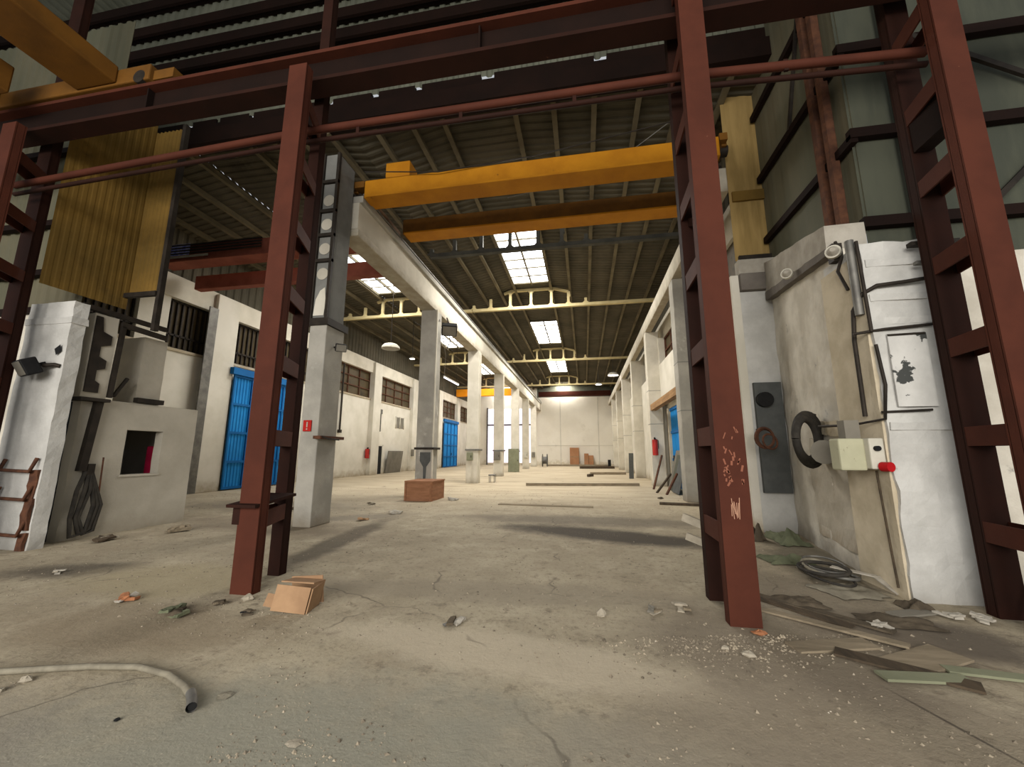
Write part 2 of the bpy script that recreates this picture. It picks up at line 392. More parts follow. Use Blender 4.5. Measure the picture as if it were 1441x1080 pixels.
# ------------------------------------------------------------------ trusses (bow-shaped beams with square openings)
def truss(y, x0, x1, xc, m, label, group):
    t = thing('roof_truss', label, 'truss', ((x0+x1)/2, y, 9.75), group)
    zc = 9.75; w = .14
    MB().box(x0,x1,y-.1,y+.1,zc-.09,zc+.07).build('bottom_chord', m, t)
    tp = MB()
    prof = [(xc-1.62,.9),(xc-1.2,1.04),(xc+1.2,1.04),(xc+2.05,.8),(xc+2.1,.5)]
    for (a,b),(c,d) in zip(prof,prof[1:]): tp.bar((a,y,zc+b),(c,y,zc+d),.16,.12)
    tp.build('top_chord', m, t)
    for dx,h in ((-3.4,.34),(-2.4,.66),(-1.25,1.0),(-.05,1.04),(1.1,1.0),(2.05,.72),(3.0,.4)):
        if not x0 < xc+dx < x1: continue
        xx = xc+dx; q = MB().box(xx-w/2,xx+w/2,y-.07,y+.07,zc+.06,zc+h-.04)
        for sx in (-1,1):
            q.prism([(xx+sx*w/2,y-.05,zc+.07),(xx+sx*(w/2+.12),y-.05,zc+.07),(xx+sx*w/2,y-.05,zc+.19)], (0,.1,0))
            if h > .95: q.prism([(xx+sx*w/2,y-.05,zc+.99),(xx+sx*(w/2+.14),y-.05,zc+.99),(xx+sx*w/2,y-.05,zc+.85)], (0,.1,0))
        q.build('upright', m, t)
    return t
ordn = ['first','second','third','fourth']
for i,(y,m) in enumerate(((14.85,TRUSD),(21.5,CREAM),(34.8,CREAM),(47.9,CREAM))):
    truss(y, -6.15, 4.3, -2.7, m, ['dark bow-topped roof truss in front of the large first rooflight',
        'cream bow-topped roof truss just behind the large first rooflight',
        'cream bow-topped roof truss behind the second rooflight of the centre aisle',
        'small far cream roof truss behind the third rooflight of the centre aisle'][i], 'trusses over the centre aisle')
for i,y in enumerate((21.5,34.8,47.9)):
    truss(y, -15.6, -6.2, -10.6, CREAM, ['cream bow-topped roof truss of the side aisle, largest one, ending at the second column',
        'cream roof truss of the side aisle seen beyond the second column', 'far cream roof truss of the side aisle near its end wall'][i], 'trusses over the side aisle')

# ------------------------------------------------------------------ concrete columns
lab = ['grey concrete column with small red sign, first of the free-standing row',
       'dark grey concrete column standing behind the low brown crate',
       'pale concrete column with a small switch box, third of the free-standing row',
       'pale concrete column with a grey-green box at chest height, fourth of the free-standing row',
       'pale concrete column behind a tall green cabinet, fifth of the free-standing row',
       'slim far concrete column, sixth of the free-standing row', 'thinnest-looking concrete column of the free-standing row, by the end wall']
BASE = None
for i,y in enumerate(CY):
    if i == 0:
        t = thing('concrete_column', lab[0], 'column', (-6.08,8.45,0), 'columns of the free-standing row')
        MB().rough(-6.3,-5.86,8.1,8.8,0,4.6,.3,.008,seed=1).build('lower_shaft', CONC, t, .02)
        MB().box(-6.36,-5.8,8.04,8.86,4.55,4.72).build('collar', STEEL, t)
        u = MB().box(-6.3,-5.9,8.12,8.8,4.7,9.1); u.build('upper_shaft', CONCD, t, .02)
        s = MB().box(-5.93,-5.86,8.06,8.14,4.7,9.1).box(-6.34,-6.27,8.06,8.14,4.7,9.1).build('edge_angle', STEEL, t)
        for z in (5.85,6.5,7.15,7.8):
            MB().disc((-6.1,8.11,z),(0,1,0),.15,20).build('pale_disc', BOOTH, t)
        for z in (6.18,6.85,7.5,8.3):
            MB().box(-6.32,-5.86,8.05,8.14,z-.04,z+.04).build('band', STEEL, t)
        p = MB().add([(-6.26,8.105,4.8),(-5.98,8.105,4.8),(-5.95,8.105,5.15),(-6.0,8.105,5.5),(-6.12,8.105,5.42),(-6.22,8.105,5.2)], [(0,1,2,3,4,5)])
        p.build('white_patch', WHITE, t)
    else:
        m = CONC if i == 1 else CONCW
        t = thing('concrete_column', lab[i], 'column', ((LX0+LX1)/2,y+.3,0), 'columns of the free-standing row')
        MB().rough(LX0,LX1-.04,y,y+.6,0,7.25,.45,.008,seed=i).build('shaft', m, t, .02)
        MB().box(LX1-.05,LX1,y+.02,y+.08,0.0,7.25).build('corner_strip', CONCW, t)
        if i < 5:
            MB().box(LX0-.05,LX1+.05,y-.05,y+.66,1.72,1.8).build('steel_collar', STEEL if i == 1 else STEELG, t)
        if i == 1:
            MB().prism([(-6.12,y-.012,1.62),(-5.7,y-.012,1.62),(-5.7,y-.012,1.3),(-5.85,y-.012,1.08),(-5.88,y-.012,.3),(-5.95,y-.012,.3),(-5.98,y-.012,1.08),(-6.12,y-.012,1.3)], (0,.008,0)).build('funnel_stain_plate', GREYP, t)
        if i == 2:
            MB().box(LX0+.02,LX0+.3,y-.03,y+.01,0,1.1).box(LX0+.42,LX1-.06,y-.03,y+.01,0,1.1).build('base_plate', CONCW, t)
rlab = ['pale grey concrete column partly hidden by the scratched red column', 'concrete column with a red extinguisher, second of the row along the white wall',
        'concrete column with a dark board leaning by it, third of the row along the white wall', 'pale far concrete column, fourth of the row along the white wall',
        'pale far concrete column, fifth of the row along the white wall', 'pale far concrete column, sixth of the row along the white wall', ]
for i,y in enumerate(CY[1:]):
    t = thing('concrete_column', rlab[i], 'column', ((RX0+RX1)/2,y+.3,0), 'columns of the right row')
    MB().rough(RX0,RX1,y,y+.6,0,7.85,.45,.008,seed=20+i).build('shaft', CONC if i == 0 else CONCW, t, .02)
    for z in (3.05,4.75):
        MB().box(RX0-.004,RX1+.004,y-.004,y+.604,z-.012,z+.012).build('cast_joint', CONCD, t)

# ------------------------------------------------------------------ crane runway beams (concrete) with their rails
t = thing('crane_runway_beam', 'long deep pale concrete crane beam on top of the free-standing column row', 'beam', (-5.95,31,7.25))
MB().box(-6.3,-5.72,8.85,FAR,7.25,7.45).build('lower_flange', CONCW, t, .02)
MB().box(-6.12,-5.74,8.85,FAR,7.45,8.2).build('web', CONCW, t)
MB().box(-6.3,-5.64,8.85,FAR,8.2,8.4).build('upper_flange', CONC, t, .02)
MB().box(-6.0,-5.9,8.85,FAR,8.4,8.47).build('crane_rail', STEEL, t)
MB().tube([(-5.66,8.9,8.46),(-5.66,31,8.46),(-5.66,FAR,8.46)], .03).build('cable_pipe', STEELG, t)
t = thing('crane_runway_beam', 'long slim pale concrete crane beam on top of the wall column row', 'beam', (3.45,34,7.85))
MB().box(3.3,3.62,9.5,FAR,7.85,8.48).build('web', CONCW, t, .02)
MB().box(3.4,3.5,9.5,FAR,8.48,8.55).build('crane_rail', STEEL, t)

# ------------------------------------------------------------------ far end
w = struct(MB().box(-6.1,4.6,FAR,FAR+.3,0,9.1).build('wall_far', FARW))
for xx,c in ((1.9,CONCD),(-3.1,WHITE)): MB().box(xx-.06,xx+.06,FAR-.03,FAR,0,9.0).build('joint_strip', WHITE, w)
MB().box(-6.1,4.6,FAR-.05,FAR,2.55,2.62).build('joint_strip', WHITE, w)
struct(MB().box(-6.2,4.6,FAR,FAR+.3,9.1,11.3).build('wall_far_upper', CLADK))
struct(MB().box(-16,-6.1,FAR,FAR+.3,0,11.3).build('wall_left_far', FARW))
wb = struct(MB().box(-13.2,-6.7,FAR-.06,FAR-.03,.3,7.6).build('window_9', BRITE))
fb = MB()
for xx in (-13.2,-11.0,-9.6,-8.2,-6.7): fb.box(xx-.1,xx+.1,FAR-.12,FAR-.06,0,7.8)
for z in (5.4,): fb.box(-13.2,-6.7,FAR-.12,FAR-.06,z-.1,z+.1)
fb.build('window_frame', STEELG, wb)
t = thing('red_cross_girder', 'dull red steel girder across the top of the far white wall', 'girder', (-1,53.6,9.0))
MB().box(-5.9,3.6,53.4,53.8,9.2,9.75).build('web', RED, t); MB().box(-5.9,3.6,53.2,54.0,9.1,9.2).build('flange', RED, t)

# ------------------------------------------------------------------ side aisle wall: solid base, pilasters, beam, high windows, blue doors
PY = [14.35,21.0,27.62,34.6,41.3,47.7]
PYH = .55
lw = MB(); lw.box(LW-.3,LW,5.9,FAR,0,5.55); wl = struct(lw.build('wall_left', WHITE, origin=(LW,30,0)))
MB().box(LW-.3,LW+.12,5.9,FAR,7.5,8.38).build('top_beam', CONCW, wl)
MB().corrugated((LW-.15,5.9,8.38), (0,FAR-5.9,0), (0,0,2.2), .4, .04).build('upper_cladding', ROOF, wl)
for y in PY:
    MB().box(LW-.2,LW+.3,y-PYH,y+PYH,0,8.3).build('pilaster', WHITE, wl, .02)
MB().box(LW-.2,LW+.05,11.0,12.05,5.5,7.5).build('pilaster', WHITE, wl)
MB().box(LW+.3,LW+.36,13.4,13.8,0,7.6).build('grey_post', STEELG, wl)
ys = [5.9]+PY+[FAR]
nw = 10
for i in range(len(ys)-1):
    a = ys[i]+(PYH if i else 0); b = ys[i+1]-(PYH if i < len(ys)-2 else 0)
    w = struct(MB().box(LW-.22,LW-.18,a,b,5.55,7.5).build('window_%d' % nw, GLASSB)); nw += 1
    f = MB(); n = 36 if i == 0 else (22 if i == 1 else 4)
    for k in range(n+1):
        yy = a+(b-a)*k/n; f.box(LW-.18,LW-.1,yy-.025,yy+.025,5.55,7.5)
    for z in ((5.58,6.1,7.46) if i < 2 else (5.58,6.2,6.85,7.46)): f.box(LW-.18,LW-.1,a,b,z-.035,z+.035)
    f.build('window_frame', STEEL if i < 2 else RUST, w)
    MB().box(LW-.1,LW+.05,a,b,5.45,5.56).build('window_sill', WHITE, w)

def blue_door(name, y0, y1, z1):
    d = struct(MB().corrugated((LW+.32,y0,.05), (0,y1-y0,0), (0,0,z1-.05), .16, .03).build(name, BLUE, origin=(LW+.32,(y0+y1)/2,0)))
    f = MB()
    for z in (.1,1.2,2.45,3.7,z1-.05): f.box(LW+.35,LW+.41,y0,y1,z-.05,z+.05)
    f.build('cross_rail', BLUED, d)
    s = MB()
    for k in range(5):
        yy = y0+(y1-y0)*k/4; s.box(LW+.35,LW+.42,yy-.04,yy+.04,.05,z1)
    s.build('stile', BLUED, d)
    MB().box(LW+.3,LW+.5,y0-.2,y1+.2,z1,z1+.3).build('track_cover', BLUED, d)
    MB().box(LW+.42,LW+.48,(y0+y1)/2+.1,(y0+y1)/2+.14,1.3,1.6).build('door_handle', STEEL, d)
    return d
blue_door('door_1', 14.95, 18.9, 5.0)
blue_door('door_2', 42.2, 46.9, 5.0)
d = struct(MB().box(LW,LW+.03,28.35,29.15,0,2.1).build('door_3', BLACK)); fr = MB()
fr.box(LW,LW+.08,28.22,28.35,0,2.2).box(LW,LW+.08,29.15,29.28,0,2.2).box(LW,LW+.08,28.22,29.28,2.1,2.22); fr.build('door_frame', WHITE, d)
w = struct(MB().box(LW,LW+.03,31.3,32.8,3.65,4.55).build('window_30', GREYS)); f = MB()
for yy in (31.3,32.05,32.8): f.box(LW,LW+.06,yy-.05,yy+.05,3.6,4.6)
f.build('window_frame', WHITE, w)
one(MB().obox((LW+.22,31.0,.88),(.05,2.6,1.74),(0,.12,0)), 'metal_sheet', GREYS, 'plain grey sheet panel leaning on the side aisle wall beside the narrow dark doorway', 'panel')
one(MB().box(LW+.3,LW+.42,33.95,34.35,1.3,1.9), 'switch_box', GREYS, 'small grey switch box on the side aisle wall beyond the leaning panel', 'switch box')
t = thing('wall_pipe', 'dark pipe running down the side aisle wall from the high windows', 'pipe', (LW+.1,23.4,2.9))
MB().tube([(LW+.1,23.4,3.0),(LW+.1,23.4,7.4)], .06).build('pipe', STEEL, t); MB().box(LW,LW+.2,23.3,23.5,2.85,3.05).build('end_box', STEEL, t)
one(MB().tube([(LW+.1,28.6,4.6),(LW+.1,28.6,3.2)], .05).box(LW,LW+.16,28.45,28.75,4.55,4.9), 'cable_bracket', STEELG, 'short grey conduit and box high on the side aisle wall above the dark doorway', 'conduit')

def extinguisher(x, y, z, label, h=.62, r=.12):
    t = thing('fire_extinguisher', label, 'fire extinguisher', (x,y,z))
    b = MB(); b.tube([(x,y,z),(x,y,z+.03),(x,y,z+h*.8),(x,y,z+h*.9),(x,y,z+h*.95)], r, 14)
    b.build('cylinder', REDE, t)
    MB().cyl((x,y,z+h), (0,0,1), r*.35, h*.12, 10).box(x-.02,x+.02,y-.02,y+r*1.1,z+h*1.04,z+h*1.1).build('valve', BLACK, t)
    MB().tube([(x+.02,y,z+h*1.02),(x+r*1.2,y-.02,z+h*.9),(x+r*1.2,y-.03,z+h*.4)], .018, 6).build('hose', BLACK, t)
    return t
extinguisher(LW+.18, 26.8, 1.2, 'red fire extinguisher on the side aisle wall by the narrow dark doorway', .7, .15)
one(MB().box(LW+.02,LW+.05,27.1,27.5,2.2,2.5), 'safety_sign', SIGNR, 'small red sign on the side aisle wall just above the extinguisher', 'sign')
extinguisher(3.45, 20.99, 1.5, 'big red fire extinguisher on a column by the half-hidden blue door', .8, .13)

# ------------------------------------------------------------------ right wall
rw = MB()
rw.box(RW,RW+.3,9.7,15.2,0,6.05).box(RW,RW+.3,15.2,20.9,3.8,6.05).box(RW,RW+.3,20.9,FAR,0,6.05)
w = struct(rw.build('wall_right', WHITE, origin=(RW,30,0)))
MB().box(RW,RW+.3,9.7,FAR,7.5,8.5).build('top_beam', CONCW, w)
MB().corrugated((RW+.15,9.7,8.5), (0,FAR-9.7,0), (0,0,2.2), .4, -.04).build('upper_cladding', ROOF, w)
for i,y in enumerate(CY[1:]):
    MB().box(RW-.28,RW+.3,y-.05,y+.65,6.05,7.5).build('pier', CONCW, w)
    MB().box(RW-.3,RW+.02,y+.6,(CY[i+2] if i < 5 else FAR),4.05 if i == 0 else 0,6.05).build('infill', WHITE, w)
    a,b = y+.65,(CY[i+2]-.05 if i < 5 else FAR)
    q = struct(MB().box(RW+.1,RW+.13,a,b,6.05,7.5).build('window_%d' % (20+i), GLASSB)); f = MB()
    for k in range(5): yy = a+(b-a)*k/4; f.box(RW+.02,RW+.1,yy-.05,yy+.05,6.05,7.5)
    for z in (6.1,6.8,7.45): f.box(RW+.02,RW+.1,a,b,z-.04,z+.04)
    f.build('window_frame', RUST, q)
q = struct(MB().box(RW+.1,RW+.13,9.75,14.45,6.05,7.5).build('window_29', GLASSB)); f = MB()
for k in range(5): yy = 9.75+4.7*k/4; f.box(RW+.02,RW+.1,yy-.05,yy+.05,6.05,7.5)
f.build('window_frame', RUST, q)
d = struct(MB().corrugated((RW+.05,20.9,.02), (0,-5.7,0), (0,0,3.75), .2, .03).build('door_4', BLUE, origin=(RW,18,0)))
f = MB()
for z in (.12,1.3,2.6,3.7): f.box(RW-.02,RW+.03,15.2,20.9,z-.06,z+.06)
f.build('cross_rail', BLUED, d); MB().box(RW-.08,RW-.02,20.2,20.24,1.2,1.5).build('door_handle', STEEL, d)
MB().box(RW-.1,RW+.06,20.75,20.95,0,3.8).build('door_frame', TANP, d)
one(MB().box(3.36,3.62,15.12,21.14,3.72,4.02), 'door_lintel', LINT, 'brown timber lintel between two wall columns in front of the blue door', 'lintel')

# ------------------------------------------------------------------ red latticed steel columns
def lattice(name, label, fx, rx, y0, y1, ztop, ups, xs=.28, rxs=None):
    t = thing(name, label, 'steel column', ((fx+rx)/2+xs/2,(y0+y1)/2,0), 'red latticed columns of the front row')
    def chord(x, y, z1, m, xs=xs):
        c = MB(); d = .14
        c.box(x,x+xs,y,y+.025,0,z1).box(x,x+xs,y+d-.025,y+d,0,z1).box(x+xs/2-.02,x+xs/2+.02,y+.025,y+d-.025,0,z1)
        c.box(x,x+.02,y+.02,y+d-.02,0,z1).box(x+xs-.02,x+xs,y+.02,y+d-.02,0,z1)
        return c.build('chord', m, t)
    chord(fx, y0, ztop, RED); chord(rx, y1, ups or ztop, REDD, rxs or xs)  # rear chord's dark side put into the colour as a darkened red
    z = .82; k = 0
    while z < ztop-.3:
        for s in (0,1):
            a = (fx+.01+s*(xs-.03), y0+.12, z); b = (rx+.01+s*((rxs or xs)-.03), y1+.02, z)
            p = MB(); p.bar((a[0]+.005,a[1],z),(b[0]+.005,b[1],z),.02,.2); p.build('batten_plate', RED, t)
        z += .96; k += 1
    return t
c1 = lattice('steel_column', 'red latticed steel column behind the crumpled cardboard box', -4.05,-4.17,4.28,4.98,7.13,16,.28,.17)
c2 = lattice('steel_column', 'red latticed steel column with scratched paint near the pile of scrap boards', 1.3,1.31,4.38,5.06,16,16)
c3 = lattice('steel_column', 'red latticed steel column in front of the white pillar with peeling paint', 3.89,3.97,4.38,5.04,16,16,.25)
c4 = lattice('steel_column', 'red latticed steel column in front of the white pillar with the black floodlight', -9.62,-9.98,4.35,5.02,7.13,16,.3)
MB().bar((-3.98,4.9,1.05),(-3.96,4.2,.98),.38,.035).build('clamp_bar', REDD, c1)
MB().obox((-4.08,4.35,.86),(.1,.14,.2)).build('clamp_lug', REDD, c1)
s = MB()
for k in range(26):
    zz = 1.3+random.random()*.55; xx = 1.36+random.random()*.17
    s.obox((xx,4.3785,zz),(.008+.012*random.random(),.003,.02+.05*random.random()),(0,random.uniform(-.6,.6),0))
s.build('paint_scratches', M('scratch', (132,84,66), bump=0), c2)
s = MB()
for k in range(7): s.obox((1.4+.012*k,4.3785,1.05+.02*random.random()),(.006,.003,.22*random.random()+.06),(0,random.uniform(-.15,.15),0))
s.build('pale_scratches', M('pale_scratch', (176,136,112), bump=0), c2)
for z in (4.45,5.9): MB().obox((1.45,4.9,z),(.1,.5,.1),(.5,0,0)).build('bracket', REDD, c2)
MB().box(3.98,4.16,4.56,5.02,5.15,5.6).build('junction_plate', REDK, c3)

# runway girder on these columns, its rail, and the tie tubes below
t = thing('runway_girder', 'deep dark red steel girder lying across the tops of the red columns', 'girder', (-5,4.7,7.14))
MB().box(-17,7,4.56,4.86,7.14,7.2).build('lower_flange', REDD, t)
MB().box(-17,7,4.68,4.74,7.2,7.6).build('web', REDK, t)
MB().box(-17,7,4.54,4.88,7.6,7.66).build('upper_flange', RED, t)
MB().box(-17,7,4.67,4.75,7.66,7.72).build('crane_rail', STEEL, t)
for xx in (-12.5,-7,-1.3): MB().box(xx-.012,xx+.012,4.58,4.84,7.2,7.6).build('stiffener', REDK, t)
t = thing('tie_pipe', 'pair of thin red tie pipes stretched between the red columns below the girder', 'tie pipes', (-3,4.75,6.3))
MB().tube([(-9.9,4.78,6.3),(-4.1,4.75,6.46),(1.4,4.75,6.42),(4.1,4.78,6.28)], .055, 10).build('upper_pipe', RED, t)
MB().tube([(-9.9,4.8,6.14),(-4.1,4.78,6.3),(1.4,4.78,6.27),(4.1,4.8,6.13)], .035, 10).build('lower_pipe', REDD, t)
for xx in (-3.2,-1.6,0,2.6): MB().obox((xx,4.76,6.36),(.05,.03,.16)).build('clip', REDD, t)

# yellow crane of the front hall, running on that girder
t = thing('overhead_crane', 'yellow bridge crane overhead on the near hall, resting on the red girder', 'crane', (-8.4,1,7.72))
MB().box(-8.5,-7.65,-7,4.55,7.78,8.1).build('bridge_girder', YELD, t, .03)
MB().box(-11.2,-10.3,-7,4.55,7.78,8.1).build('bridge_girder', YELD, t, .03)
MB().box(-11.6,-7.0,4.55,4.85,7.76,8.06).build('end_truck', YELD, t, .02)
MB().box(-7.0,-6.6,4.62,4.8,7.8,7.98).build('buffer', YELD, t)
for xx in (-11,-7.2): MB().cyl((xx,4.7,7.84),(0,1,0),.12,.3,16).build('wheel', STEEL, t)
MB().obox((-9.6,3.9,7.7),(.8,.5,.5)).build('hoist_trolley', YELD, t, .03)
v_glint = MB(); v_glint.obox((-9.5,3.63,7.78),(.26,.02,.06),(0,.1,0)).obox((-9.42,3.63,7.62),(.06,.02,.28),(0,.3,0)); v_glint.build('white_mark', PAPER, t)  # bright V-shaped reflection, modelled as pale strips

# ------------------------------------------------------------------ yellow double-girder crane in the nave
t = thing('overhead_crane', 'yellow double-girder bridge crane spanning the centre aisle', 'crane', (-1.2,10.1,8.5))
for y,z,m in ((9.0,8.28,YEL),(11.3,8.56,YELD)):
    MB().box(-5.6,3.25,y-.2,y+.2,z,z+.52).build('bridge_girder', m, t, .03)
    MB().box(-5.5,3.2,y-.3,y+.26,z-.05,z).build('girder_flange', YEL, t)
for xx,dz in ((-5.94,.03),(3.45,.11)):
    MB().box(xx-.09,xx+.03,9.0,11.6,8.58+dz,8.92+dz).build('end_truck', YELD, t, .02)
    MB().box(min(xx,xx*.95),max(xx,xx*.95),9.0-.15,9.15,8.62+dz,8.8+dz).build('girder_foot', YELD, t)
    for yy in (9.2,11.2): MB().cyl((xx,yy,8.58+dz),(1,0,0),.13,.16,16).build('wheel', STEEL, t)
h = MB().obox((-4.75,9.2,9.15),(.7,.5,.45)).build('hoist_trolley', YEL, t, .03)
MB().cyl((-4.75,9.8,9.1),(0,1,0),.2,.7,16).build('drum', YELD, h)
MB().tube([(-5.5,8.6,8.9),(-3.5,8.7,8.7),(-1,8.75,8.85),(2.6,8.7,9.3)], .015, 5).build('festoon_cable', STEEL, t)
# red crane and orange crane in the side aisle
t = thing('overhead_crane', 'red bridge crane in the side aisle seen between the ochre cladding and red column', 'crane', (-10.9,11.8,8.4))
MB().box(-15.36,-6.34,11.4,11.8,8.55,9.15).build('bridge_girder', REDC, t, .02)
MB().box(-15.36,-6.34,11.3,11.9,8.48,8.55).build('girder_flange', REDC, t)
MB().box(-14.9,-6.3,12.4,12.7,7.9,8.45).build('lower_beam', REDC, t, .02)
bs_ = MB()
for k in range(4): bs_.box(-15.2,-11.0,11.26,11.3,8.74+.11*k,8.79+.11*k)
bs_.build('conductor_bars', STEEL, t)
MB().box(-14.85,-14.0,11.27,11.29,8.72,9.14).build('blue_panel', M('blue_white_streaks', (84,104,214), (190,196,236), 9, .6, bump=0), t)  # thin panel of mixed blue and white streaks
MB().box(-15.3,-13.2,11.29,11.31,8.62,8.7).build('pale_strip', PAPER, t)
t = thing('overhead_crane', 'small bright orange bridge crane far down the side aisle', 'crane', (-11,47,8.3))
MB().box(-15.36,-6.34,46.8,47.3,8.42,9.3).build('bridge_girder', ORAN, t, .03)
MB().obox((-7.9,46.7,8.9),(1.0,.6,.7)).build('hoist', GREEN, t, .03)

# ------------------------------------------------------------------ low brown crate at the second column, boxes at the far wall
t = thing('crate', 'low brown boarded box around the foot of the dark grey column', 'crate', (-5.55,13.5,0))
cb = MB(); cb.box(-6.02,-5.05,13.1,13.13,0,.62).box(-6.02,-5.05,14.25,14.28,0,.62).box(-6.02,-5.99,13.13,14.25,0,.62).box(-5.08,-5.05,13.13,14.25,0,.62).build('side_boards', CRATE, t)
MB().box(-6.04,-5.03,13.08,14.3,.62,.66).build('lid_board', CRATE, t)
for xx in (-6.0,-5.1): MB().box(xx-.03,xx+.03,13.07,13.1,0,.62).build('batten', CRATE, t)
for (x0,x1,z1,lb) in ((-1.9,-.72,2.3,'tall brown cardboard carton against the far white wall'),
                      (-.06,.5,1.55,'middle-sized brown carton beside the tall one at the far wall'),(.52,1.12,1.3,'smallest brown carton at the far wall, two along from the tall one')):
    t = thing('carton', lb, 'carton', ((x0+x1)/2,53.9,0), 'cartons at the far wall')
    MB().box(x0,x1,53.6,54.2,.02,z1).build('box', CARDF, t, .03); MB().box(x0+.02,x1-.02,53.58,53.6,z1*.45,z1*.52).build('tape', CARD, t)

# ------------------------------------------------------------------ boxes on the columns of the free-standing row
def cabinet(x0,x1,y,z0,z1,label,m,dep=.18):
    t = thing('switch_cabinet', label, 'switch cabinet', ((x0+x1)/2,y-dep/2,z0))
    MB().box(x0,x1,y-dep,y-.012,z0,z1).build('case', m, t, .015)
    MB().box(x0+.03,x1-.03,y-dep-.015,y-dep,z0+.03,z1-.03).build('door', m, t)
    MB().box(x1-.08,x1-.05,y-dep-.035,y-dep-.012,(z0+z1)/2-.06,(z0+z1)/2+.06).build('handle', BLACK, t)
    return t
cabinet(-6.22,-5.9,CY[2],1.2,1.62,'small pale green switch box on the third free-standing column',GREEN)
cabinet(-6.24,-5.8,CY[3],1.1,1.68,'grey-green switch box on the fourth free-standing column',GREYS,.25)
t = cabinet(-6.45,-5.55,CY[4]-.05,0.0,1.95,'tall pale green floor cabinet in front of the fifth free-standing column',GREEN,.5)
cabinet(-6.1,-5.75,CY[5],1.1,1.7,'small dark-fronted switch box on the sixth free-standing column',BOXW)
cabinet(-6.15,-5.8,CY[6],1.1,1.7,'small grey switch box on the last free-standing column',GREYS)
t = thing('cable_reel', 'large grey cable reel standing by the far end of the free-standing column row', 'cable reel', (-4.75,48.4,0))
MB().cyl((-4.95,48.4,.75),(1,0,.0),.74,.06,24).build('flange', GREYS, t); MB().cyl((-4.4,48.4,.75),(1,0,0),.74,.06,24).build('flange', GREYP, t)
MB().cyl((-4.67,48.4,.75),(1,0,0),.42,.5,20).build('drum', STEELG, t)
t = thing('stool', 'small grey metal frame stool on the floor by the third free-standing column', 'stool', (-5.05,22.2,0))
MB().box(-5.25,-4.9,22.0,22.4,.36,.42).build('seat', STEELG, t)
for a in (-5.23,-4.95):
    for b in (22.02,22.35): MB().box(a,a+.03,b,b+.03,0,.36).build('leg', STEELG, t)
t = thing('safety_sign', 'red safety sign with white mark on the first grey concrete column', 'sign', (-6.12,8.08,2.06))
MB().box(-6.22,-6.02,8.065,8.085,2.07,2.32).build('plate', SIGNR, t)
MB().box(-6.135,-6.105,8.06,8.066,2.16,2.28).box(-6.135,-6.105,8.06,8.066,2.105,2.135).build('white_mark', PAPER, t)
t = thing('clamp_strap', 'rusty clamp strap and hooks around the first grey concrete column', 'clamp', (-5.85,8.4,1.9))
MB().box(-5.9,-5.72,8.0,8.9,1.9,1.97).build('strap', RUST, t); MB().tube([(-5.75,8.1,1.95),(-5.55,8.05,1.9),(-5.35,8.15,1.88)], .02, 6).build('hook', STEEL, t)

# ------------------------------------------------------------------ lamps
def flood(c, d, label, m=BLACK, s=1.0, glass=GREYS):
    c = Vector(c); d = Vector(d).normalized()
    t = thing('floodlight', label, 'floodlight', c)
    rz = math.atan2(d.y,d.x)-math.pi/2; rx = math.asin(d.z)
    MB().obox(c,(.4*s,.22*s,.3*s),(rx,0,rz)).build('housing', m, t, .02)
    MB().obox(c+d*.115*s,(.35*s,.012,.25*s),(rx,0,rz)).build('glass', glass, t)
    MB().obox(c-d*.16*s,(.06*s,.14*s,.06*s),(rx,0,rz)).build('bracket', m, t)
    return t
LASTF = flood((-5.62,8.35,4.05),(.6,-.7,-.3),'dark floodlight with a white glass on the inner side of the first grey concrete column',s=.62,glass=GREYS)
MB().tube([(-5.66,8.4,4.05),(-5.75,8.42,4.08),(-5.87,8.45,4.1)], .025, 8).build('arm', STEEL, LASTF)
t = flood((-9.42,5.18,3.05),(-.25,-.8,-.45),'black square floodlight on the white pillar with iron steps',s=.95)
MB().tube([(-9.3,5.3,3.1),(-9.15,5.36,3.12),(-9.1,5.41,3.1)], .035, 8).build('arm', STEEL, t)
t = flood((-5.5,15.6,6.75),(.3,-.7,-.6),'dark floodlight hanging below the deep crane beam beside the second column',s=1.6)
MB().tube([(-5.5,15.6,6.95),(-5.62,15.6,7.28)], .03, 6).build('stem', STEEL, t)
MB().tube([(-5.5,15.6,6.6),(-5.42,15.55,6.2),(-5.55,15.5,5.85)], .02, 5).build('loose_cable', STEEL, t)
def pendant(c, r, label, lit, top):
    x,y,z = c; t = thing('pendant_lamp', label, 'lamp', c)
    s = MB(); s.tube([(x,y,z),(x,y,z+r*.25),(x,y,z+r*.5),(x,y,z+r*.6)], r, 18, False)
    s = MB(); n = 18; rings = []
    for a,b in ((0,1),(.25,.92),(.48,.7),(.6,.35),(.64,.12)):
        rings.append([(x+math.cos(2*math.pi*k/n)*r*b, y+math.sin(2*math.pi*k/n)*r*b, z+a*r) for k in range(n)])
    vs = [q for g_ in rings for q in g_]
    s.add(vs, [(i*n+k,i*n+(k+1)%n,(i+1)*n+(k+1)%n,(i+1)*n+k) for i in range(4) for k in range(n)], True)
    s.build('shade', BOXW, t)
    MB().cyl((x,y,z+r*.12),(0,0,1),r*.8,.03,18).build('lens', LAMPW if lit else PAPER, t)
    MB().tube([(x,y,z+r*.6),(x,y,top)], .02, 5).build('stem', STEEL, t)
    return t
pendant((-9.9,19.0,7.0),.48,'white dish pendant lamp hanging in the side aisle, not lit',False,10.6)
pendant((-11.4,25,7.9),.2,'small bright lit pendant lamp deep in the side aisle',True,10.7)
pendant((2.7,36,8.4),.5,'lit oval pendant lamp near the wall column row',True,10.4)
pendant((1.6,41,8.45),.35,'smaller lit pendant lamp farther back beside the oval one',True,10.5)
t = thing('hanging_tube_light', 'lit fluorescent tube light hanging in the side aisle between two columns', 'lamp', (-9,26.3,6.5))
